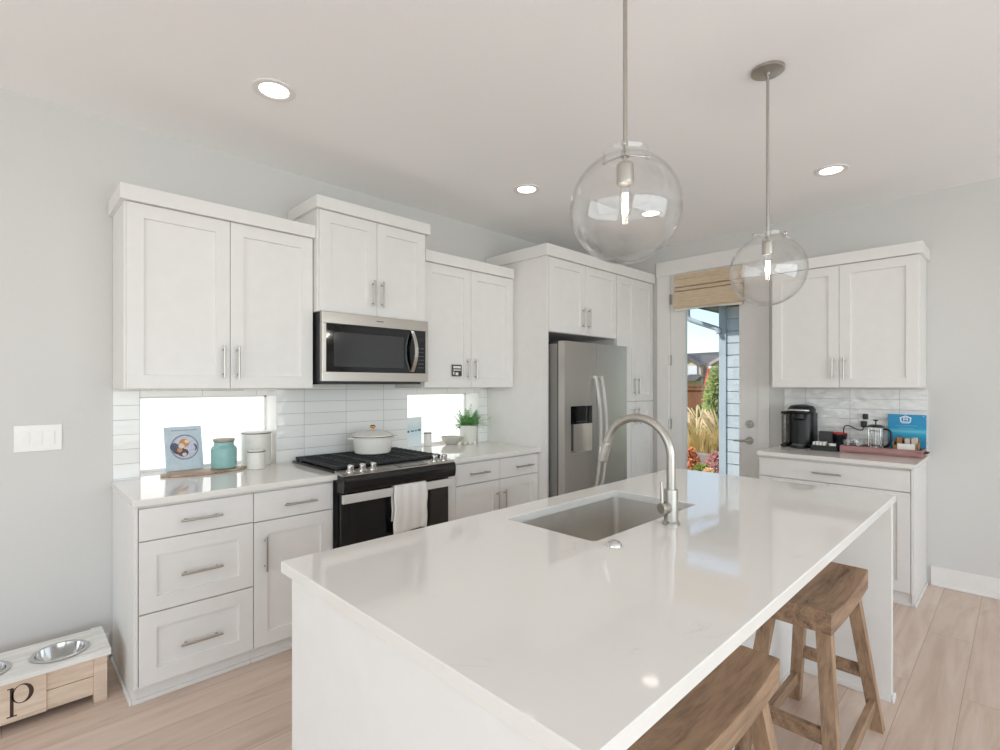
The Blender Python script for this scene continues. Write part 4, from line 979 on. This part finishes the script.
for i, (x, y, lab) in enumerate(((4.500, .905, 'clear drinking glass at the left front corner of the tray'), (4.585, .880, 'clear drinking glass at back left of the tray'), (4.490, .838, 'clear drinking glass on the tray, just left of the french press'))):
    tag(MB().lathe([(0, .0), (.027, 0), (.030, .003), (.034, .080), (.032, .080), (.0282, .012), (0, .010)], (x, y, .9245), 28).build('drinking_glass', M['clear']), lab, 'glass', 'glasses on the tray')
r = thing('condiment_basket', 'small brown woven basket with packets at right end of the tray', 'basket', (4.53, .575, .9245))
b = MB(); x0, x1, y0, y1 = 4.475, 4.585, .500, .640
b.box(x0, x1, y0, y1, .9247, .930).box(x0, x0 + .006, y0, y1, .930, .992, .002).box(x1 - .006, x1, y0, y1, .930, 1.03, .002).box(x0, x1, y0, y0 + .006, .930, 1.01, .002).box(x0, x1, y1 - .006, y1, .930, 1.01, .002)
b.build('basket_body', wood('basket_wood', (120, 86, 56), (172, 132, 92), 'y', 2.2, .7), r)
MB().box(x0 - .003, x0 - .0003, .516, .612, .958, 1.004, .0006).build('name_card', M['ceramic'], r)
for i, (y, c_, h, lab) in enumerate(((.524, 'pk', 1.045, 'pale paper packet in the small basket, nearest the tray end'), (.560, 'pk', 1.040, 'pale paper packet in the small basket, middle one'), (.604, 'br', 1.045, 'brown paper packet in the small basket, nearest the french press'))):
    tag(MB().box(4.49, 4.565, y - .015, y + .015, .9305, h, .005).build('tea_packet', mat('paper_' + c_ + str(i), (196, 188, 174) if c_ == 'pk' else (150, 112, 78), .7)), lab, 'packet', 'packets in the basket')
# blue welcome card leaning on the tile
r = thing('information_card', 'bright blue card with white house emblem leaning on the tile', 'sign', (4.66, .58, .925))
LB = math.radians(4)
def leanb(mb): return mb.rotx(LB, (4.640, .58, .925), 'Y')
def cardmat():
    k = Nodes('blue_card_print'); k.b.inputs['Roughness'].default_value = .35
    sp = k.n('ShaderNodeSeparateXYZ'); k.l(k.pos(), sp.inputs[0])
    a = k.n('ShaderNodeMapRange'); a.inputs['From Min'].default_value = .93; a.inputs['From Max'].default_value = 1.20; k.l(sp.outputs[2], a.inputs[0])
    k.l(k.ramp(a.outputs[0], [(.30, lin((0, 134, 178))), (.42, lin((0, 148, 194))), (.50, lin((24, 170, 206))), (.545, lin((104, 192, 212))), (.60, lin((40, 176, 210))), (.63, lin((0, 146, 196))), (1, lin((0, 142, 194)))]), k.b.inputs['Base Color']); return k.m
leanb(MB().box(4.640, 4.643, .474, .692, .925, 1.199, .0008)).build('card_board', cardmat(), r)
M['print'] = mat('white_print', (244, 246, 248), .4)
b = MB(); ey, ez = .590, 1.163; fxx = 4.6392
def bar(y0_, z0_, y1_, z1_, w):
    a = Vector((0, y0_, z0_)); c = Vector((0, y1_, z1_)); d = (c - a).normalized(); s_ = Vector((0, -d.z, d.y)) * w / 2
    b.prism([(fxx, p.y, p.z) for p in (a + s_, a - s_, c - s_, c + s_)], (.0006, 0, 0))
for k in (-1, 1):
    bar(ey, ez + .026, ey + k * .034, ez + .009, .007); bar(ey + k * .029, ez + .010, ey + k * .026, ez - .018, .007); bar(ey + k * .010, ez + .010, ey + k * .010, ez - .008, .005)
bar(ey - .029, ez - .018, ey + .029, ez - .018, .006); bar(ey - .012, ez + .012, ey + .012, ez + .012, .005); bar(ey - .010, ez, ey + .010, ez, .004); bar(ey - .022, ez - .026, ey + .022, ez - .026, .003)
bar(.487, 1.188, .492, 1.188, .005)
leanb(b).build('house_emblem', M['print'], r)
b = MB(); random.seed(9)
for z, y0_, y1_ in ((1.118, .525, .645), (1.101, .545, .625)):
    y = y0_
    while y < y1_:
        w = random.uniform(.004, .012); b.box(fxx, fxx + .0006, y, y + w, z - .0018, z + .0018); y += w + .003
leanb(b).build('printed_text', mat('pale_blue_print', (120, 190, 218), .4), r)

# ------------------------------------------------------------------ dog bowl stand
r = thing('pet_feeder', 'wooden pet feeding stand with letter p, on the floor at left', 'pet feeder', (.058, 3.01, 0))
CX0, CX1, CY0, CY1 = -.225, .340, 2.874, 3.150
BW = .100; bc = [(.187, 2.992), (-.072, 2.992)]
# top board with two bowl holes
def board_holes():
    V = []; F = []
    x0, x1, y0, y1 = CX0 - .010, CX1 + .012, CY0 - .012, CY1 + .010; xm = (bc[0][0] + bc[1][0]) / 2; n = 40
    b = MB()
    for (cx, cyy), (a, c) in zip(bc, ((xm, x1), (x0, xm))):
        outer = []; inner = []
        for k in range(n):
            t = 2 * math.pi * (k + .5) / n; dx, dy = math.cos(t), math.sin(t)
            sc = min(((c - cx) if dx > 0 else (cx - a)) / max(abs(dx), 1e-6), ((y1 - cyy) if dy > 0 else (cyy - y0)) / max(abs(dy), 1e-6))
            outer.append((cx + dx * sc, cyy + dy * sc)); inner.append((cx + dx * (BW - .012), cyy + dy * (BW - .012)))
        # snap the corner directions to true corners
        for cxn, cyn in ((a, y0), (a, y1), (c, y0), (c, y1)):
            j = min(range(n), key=lambda i: (outer[i][0] - cxn) ** 2 + (outer[i][1] - cyn) ** 2); outer[j] = (cxn, cyn)
        V = [(x, y, .225) for x, y in outer] + [(x, y, .225) for x, y in inner] + [(x, y, .203) for x, y in inner] + [(x, y, .203) for x, y in outer]
        F = []
        for kk in range(4):
            for i in range(n): F.append((kk * n + i, kk * n + (i + 1) % n, ((kk + 1) % 4) * n + (i + 1) % n, ((kk + 1) % 4) * n + i))
        b.mesh(V, F)
    b.box(x1 - .045, x1, y0, y1, .2252, .2300, .002).box(x0, x0 + .045, y0, y1, .2252, .2300, .002)
    return b
board_holes().build('top_board', M['cratewhite'], r, ang=25)
for x in (CX0, CX1 - .048):
    for y in (CY0, CY1 - .048): MB().box(x, x + .048, y, y + .048, 0, .2025, .003).build('leg', M['crate'], r)
b = MB(); b.box(CX0 + .048, -.022, CY0 + .010, CY0 + .028, .036, .116, .002).box(CX0 + .048, -.022, CY0 + .010, CY0 + .028, .119, .2025, .002); b.build('front_slats', M['crate'], r)
b = MB(); b.box(.136, CX1 - .048, CY0 + .010, CY0 + .028, .036, .116, .002).box(.136, CX1 - .048, CY0 + .010, CY0 + .028, .119, .2025, .002); b.build('front_slats', M['crate'], r)
fp = MB().box(-.022, .136, CY0 + .002, CY0 + .028, .036, .2025, .002).build('letter_panel', M['crate'], r)
b = MB(); b.box(CX0 + .048, CX1 - .048, CY1 - .028, CY1 - .010, .036, .2025).box(CX0 + .010, CX0 + .028, CY0 + .048, CY1 - .048, .036, .2025).box(CX1 - .028, CX1 - .010, CY0 + .048, CY1 - .048, .036, .2025); b.build('side_boards', M['crate'], r)
# the letter p: a stem and a bowl with thick and thin strokes
yl = CY0 + .0012; n = 40; V = []; F = []
cxp, czp = .062, .143
for k in range(n):
    t = 2 * math.pi * k / n
    V += [(cxp + .034 * math.cos(t), yl, czp + .039 * math.sin(t)), (cxp - .004 + .0235 * math.cos(t) , yl, czp + .0355 * math.sin(t))]
V += [(x, yl + .0008, z) for x, y, z in V]
for k in range(n):
    a, c = 2 * k, 2 * ((k + 1) % n); N = 2 * n
    F += [(a, c, c + 1, a + 1), (a + N, c + N, c + 1 + N, a + 1 + N), (a, c, c + N, a + N), (a + 1, c + 1, c + 1 + N, a + 1 + N)]
b = MB(); b.mesh(V, F); b.box(.024, .035, yl, yl + .0008, .060, .176).box(.016, .030, yl, yl + .0008, .172, .176).box(.014, .045, yl, yl + .0008, .058, .063)
b.build('letter', M['letter'], fp)
for (cx, cyy), lab in zip(bc, ('stainless pet bowl in the right hole of the feeding stand', 'stainless pet bowl in the left hole of the feeding stand, cut by the frame')):
    tag(MB().lathe([(BW, .2262 + .001), (BW + .002, .2285), (BW - .004, .2315), (BW - .014, .229), (BW - .020, .20), (BW - .028, .172), (BW - .04, .165), (0, .164), (0, .162), (BW - .038, .163), (BW - .026, .170), (BW - .016, .20), (BW - .0125, .2262)], (cx, cyy, 0), 44).build('pet_bowl', M['chrome']), lab, 'pet bowl', 'pet bowls in the stand')

# ------------------------------------------------------------------ outside, seen through the door's glass
def ground_mat():
    k = Nodes('lawn'); k.b.inputs['Roughness'].default_value = .95
    n = k.n('ShaderNodeTexNoise'); n.inputs['Scale'].default_value = 3; n.inputs['Detail'].default_value = 8; k.l(k.pos(), n.inputs['Vector'])
    k.l(k.ramp(n.outputs[0], [(.3, lin((120, 132, 66))), (.55, lin((168, 168, 98))), (.75, lin((206, 190, 128)))]), k.b.inputs['Base Color']); k.bump(n.outputs[0], .6, .03); return k.m
g = MB().box(4.9, 120, -40, 90, -.35, -.12).build('ground', ground_mat()); g['kind'] = 'structure'
g = MB().prism([(40, -40, -.12), (50, -40, .95), (110, -40, .95), (110, -40, -.12)], (0, 130, 0)).build('ground_rise', g.data.materials[0]); g['kind'] = 'structure'
b = MB().box(4.87, 6.6, .2, 3.6, -.12, -.03, .01).build('patio', mat('concrete', (188, 184, 176), .85, noise=.06, nscale=18)); b['kind'] = 'structure'

M['siding'] = mat('blue_grey_siding', (197, 207, 213), .7, noise=.05, nscale=8)
M['sidetrim'] = mat('blue_grey_trim', (180, 193, 203), .7, noise=.04, nscale=8)
SXX = 6.90
r = thing('siding_wall', 'pale blue-grey lap-siding wall outside, right half of the door glass', 'building', (SXX, 2.0, -.12))
b = MB(); course = .160; z = -.12
yL, yR = 2.755, .6
while z < 2.34:
    b.box(SXX, SXX + .03, yR, yL, z + .011, z + course).box(SXX + .03, SXX + .05, yR, yL, z, z + course); z += course
b.build('lap_siding', M['siding'], r)
b = MB().box(SXX - .02, SXX + .09, yL, yL + .092, -.12, 2.495).build('corner_board', M['sidetrim'], r)
MB().box(SXX + .06, SXX + 3, yR, yL + .08, -.12, 2.40).build('wall_core', M['sidetrim'], r)
b = MB(); b.box(SXX - .30, SXX + 3.2, yR, yL + .40, 2.50, 2.55).box(SXX - .32, SXX - .30, yR, yL + .42, 2.48, 2.63).box(SXX - .32, SXX + 3.2, yL + .40, yL + .42, 2.48, 2.63); b.build('eave', mat('grey_soffit', (96, 102, 112), .7), r)
P = [Vector(p) for p in [(SXX - .06, 3.262, 2.56), (SXX - .06, 3.262, 2.39), (SXX - .06, 3.245, 2.335), (SXX - .06, 3.19, 2.30), (SXX - .06, 3.10, 2.262), (SXX - .06, 2.92, 2.19), (SXX - .06, 2.855, 2.16), (SXX - .06, 2.83, 2.10)]]
MB().tube(smooth(P, 4), .033, 10).build('downspout', M['sidetrim'], r)

FXX = 15.0
M['fence'] = wood('brown_fence_wood', (112, 72, 50), (150, 100, 72), 'z', .6, .8)
r = thing('wood_fence', 'brown wooden privacy fence behind the garden bushes', 'fence', (FXX, 8.2, -.12))
b = MB(); y = 4.0
while y < 13:
    b.box(FXX, FXX + .02, y, y + .138, -.12, 1.36); y += .142
b.build('fence_boards', M['fence'], r)
b = MB(); b.box(FXX - .04, FXX, 4, 13, .70, .80).box(FXX - .04, FXX, 4, 13, 1.25, 1.36).box(FXX - .06, FXX + .08, 4, 13, 1.36, 1.41); b.build('rails', M['fence'], r)

# far house
HX = 58.0
def Hp(u, v):
    c, s = math.cos(TH), math.sin(TH); q = (u - 500) / 510.46; dx, dy, dz = c + s * q, s - c * q, -(v - 385.03) / 510.46
    t = HX / dx; return (t * dy, 1.4111 + t * dz)
r = thing('neighbour_house', 'distant two-storey house with grey roof and pale gable beyond the fence', 'house', (HX, 27, -.2))
def poly(px, depth): return [(HX, *Hp(u, v)) for u, v in px]
M['hwall'] = mat('tan_house_wall', (206, 190, 178), .8); M['hbrown'] = mat('brown_house_wall', (140, 116, 108), .8); M['hroof'] = mat('slate_roof', (112, 110, 118), .8, noise=.12, nscale=3)
def add(px, x0, dep, name, m):
    MB().prism([(HX + x0, *Hp(u, v)) for u, v in px], (dep, 0, 0)).build(name, m, r)
add([(672, 353.5), (745, 349.5), (745, 364), (672, 364)], 1.5, 6, 'main_roof', M['hroof'])
add([(674, 364), (688, 356.5), (701, 365), (701, 390), (674, 390)], 0, 6, 'gable_wall', M['hwall'])
add([(672, 364.5), (688, 355), (703, 364.6), (703, 366.2), (688, 357), (672, 366.2)], -.5, 6.5, 'gable_roof', M['hroof'])
add([(701, 365), (712, 363), (722, 356.5), (745, 356.5), (745, 390), (701, 390)], .6, 6, 'side_wall', M['hbrown'])
add([(708, 363), (722, 354.6), (745, 354.6), (745, 357.5), (723, 357.5), (709, 365.2)], .2, 6, 'side_roof', mat('tan_roof_edge', (176, 164, 160), .8))
M['hwin'] = mat('white_window', (236, 238, 242), .3)
add([(689, 366), (697.5, 366), (697.5, 374.5), (689, 374.5)], -.2, .2, 'window', M['hwin'])
add([(707, 366), (713, 366), (713, 368.5), (707, 368.5)], .4, .2, 'window', M['hwin'])
add([(708.5, 368.8), (712.5, 368.8), (712.5, 375), (708.5, 375)], .4, .2, 'window', mat('dark_window', (92, 100, 112), .2))
add([(673, 378), (700, 374.5), (705, 376.5), (700, 381), (673, 381)], -1.2, 1.2, 'porch_roof', M['hroof'])
r = thing('patio_umbrella', 'folded red patio umbrella standing behind the fence', 'umbrella', (17.0, 9.1, -.12))
ux, uy = 17.0, 7.38
MB().lathe([(.05, .85), (.19, .95), (.20, 1.15), (.12, 1.7), (.03, 2.06), (0, 2.08)], (ux, uy, -.12), 14).build('canopy', mat('red_canvas', (214, 62, 66), .8), r)
MB().cyl((ux, uy, -.12), (ux, uy, .9), .03, 10).build('pole', M['steel_side'], r)

# bushes and grasses
def blades(mb, c, n, hgt, spread, width, seed, droop=.5, lean_=0):
    random.seed(seed); V = []; F = []
    for i in range(n):
        a = random.uniform(0, 2 * math.pi); h = hgt * random.uniform(.6, 1.1); sp_ = spread * random.uniform(.1, 1); b0 = Vector(c) + Vector((random.gauss(0, .05), random.gauss(0, .05), 0)); k = 5
        w = Vector((-math.sin(a), math.cos(a), 0)) * width / 2; o = len(V)
        for j in range(k + 1):
            u = j / k; p = b0 + Vector((math.cos(a) * sp_ * u ** 1.6, math.sin(a) * sp_ * u ** 1.6 + lean_ * u * u, h * u - droop * h * .35 * u ** 3)); q = w * (1 - .85 * u); V += [p - q, p + q]
        for j in range(k): F.append((o + 2 * j, o + 2 * j + 1, o + 2 * j + 3, o + 2 * j + 2))
    mb.mesh(V, F)
M['straw'] = mat('straw_grass', (226, 198, 146), .85, noise=.15, nscale=9); M['plume'] = mat('cream_plume', (244, 216, 176), .9, noise=.1, nscale=30)
M['ggreen'] = mat('yellow_green_foliage', (142, 152, 66), .8, noise=.25, nscale=12); M['cedar'] = mat('bright_conifer', (160, 176, 84), .85, noise=.25, nscale=9)
M['rust'] = mat('rust_orange_foliage', (222, 146, 100), .85, noise=.25, nscale=14); M['pinkf'] = mat('pink_flowers', (196, 140, 132), .85, noise=.2, nscale=16)
def grass(x, y, label, seed, h=1.0, m='straw'):
    r = thing('ornamental_grass', label, 'grass', (x, y, -.12))
    b = MB(); blades(b, (x, y, -.12), 260, h * .8, .42, .012, seed); b.build('leaves', M[m], r)
    b = MB(); random.seed(seed + 50)
    for i in range(26):
        a = random.uniform(0, 6.28); s_ = random.uniform(.1, .42); hh = h * random.uniform(.85, 1.15)
        p0 = Vector((x, y, -.12)); P = [p0 + Vector((math.cos(a) * s_ * u ** 1.6, math.sin(a) * s_ * u ** 1.6 + .12 * u ** 3, hh * u - .10 * u ** 4)) for u in (.5, .7, .8, .88, .95, 1)]
        b.tube(P, [.003, .004, .016, .020, .015, .003], 6)
    b.build('plumes', M['plume'], r)
c_, s_ = math.cos(TH), math.sin(TH)
def at_px(u, d): q = (u - 500) / 510.46 * d; return (d * c_ + q * s_, d * s_ - q * c_)
x, y = at_px(693, 10.0); grass(x, y, 'tall straw-coloured plume grass at left of the door view', 21, 1.08)
x, y = at_px(704, 11.3); grass(x, y, 'straw plume grass in middle of the door view', 22, 1.02)
x, y = at_px(719, 10.4); grass(x, y, 'straw plume grass beside the grey siding wall', 23, 1.02)
def shrub(x, y, z0, hx, hz, n, label, m, seed, size=.10):
    random.seed(seed); r = thing('garden_shrub', label, 'shrub', (x, y, z0)); V = []; F = []
    for i in range(n):
        t = random.random(); z = z0 + hz * t; q = hx * math.sqrt(max(.02, 1 - t ** 1.4)) * (.75 + .25 * random.random()) * math.sqrt(random.uniform(.3, 1)); a = random.uniform(0, 6.283)
        p = Vector((x + q * math.cos(a), y + q * math.sin(a), z)); d = Vector((random.gauss(0, 1) + math.cos(a), random.gauss(0, 1) + math.sin(a), random.gauss(.6, .8))).normalized(); s = d.orthogonal().normalized() * size * .3; o = len(V)
        V += [p, p + d * size * .5 + s, p + d * size, p + d * size * .5 - s]; F.append((o, o + 1, o + 2, o + 3))
    MB().mesh(V, F).build('foliage', M[m], r)
    MB().cyl((x, y, z0), (x, y, z0 + hz * .6), .03, 8, .01).build('stem', M['fence'], r)
x, y = at_px(717, 12.6); shrub(x, y, -.12, .38, 1.92, 3600, 'tall yellow-green conifer in front of the fence, beside the siding', 'cedar', 31, .13)
x, y = at_px(702, 13.6); shrub(x, y, -.12, .30, .95, 1500, 'lower green bush left of the conifer', 'ggreen', 32, .12)
x, y = at_px(689, 8.0); shrub(x, y, -.12, .21, .52, 900, 'low rust-orange bush at the bottom left of the door view', 'rust', 33, .07)
x, y = at_px(702, 7.35); shrub(x, y, -.12, .18, .36, 900, 'low yellow-green bush at bottom middle of the door view', 'ggreen', 34, .07)
x, y = at_px(717, 8.1); shrub(x, y, -.12, .24, .44, 900, 'low pink flowering bush beside the siding wall', 'pinkf', 35, .07)
x, y = at_px(708.5, 6.85); shrub(x, y, -.12, .11, .38, 700, 'low straw-yellow tuft nearest the siding corner', 'straw', 36, .07)
M['stone'] = mat('garden_stone', (150, 138, 136), .9, noise=.12, nscale=14)
tag(MB().box(8.62, 8.80, 2.9, 4.3, -.12, .22, .02).build('garden_wall', M['stone']), 'low grey stone garden edging among the grasses', 'garden edging')
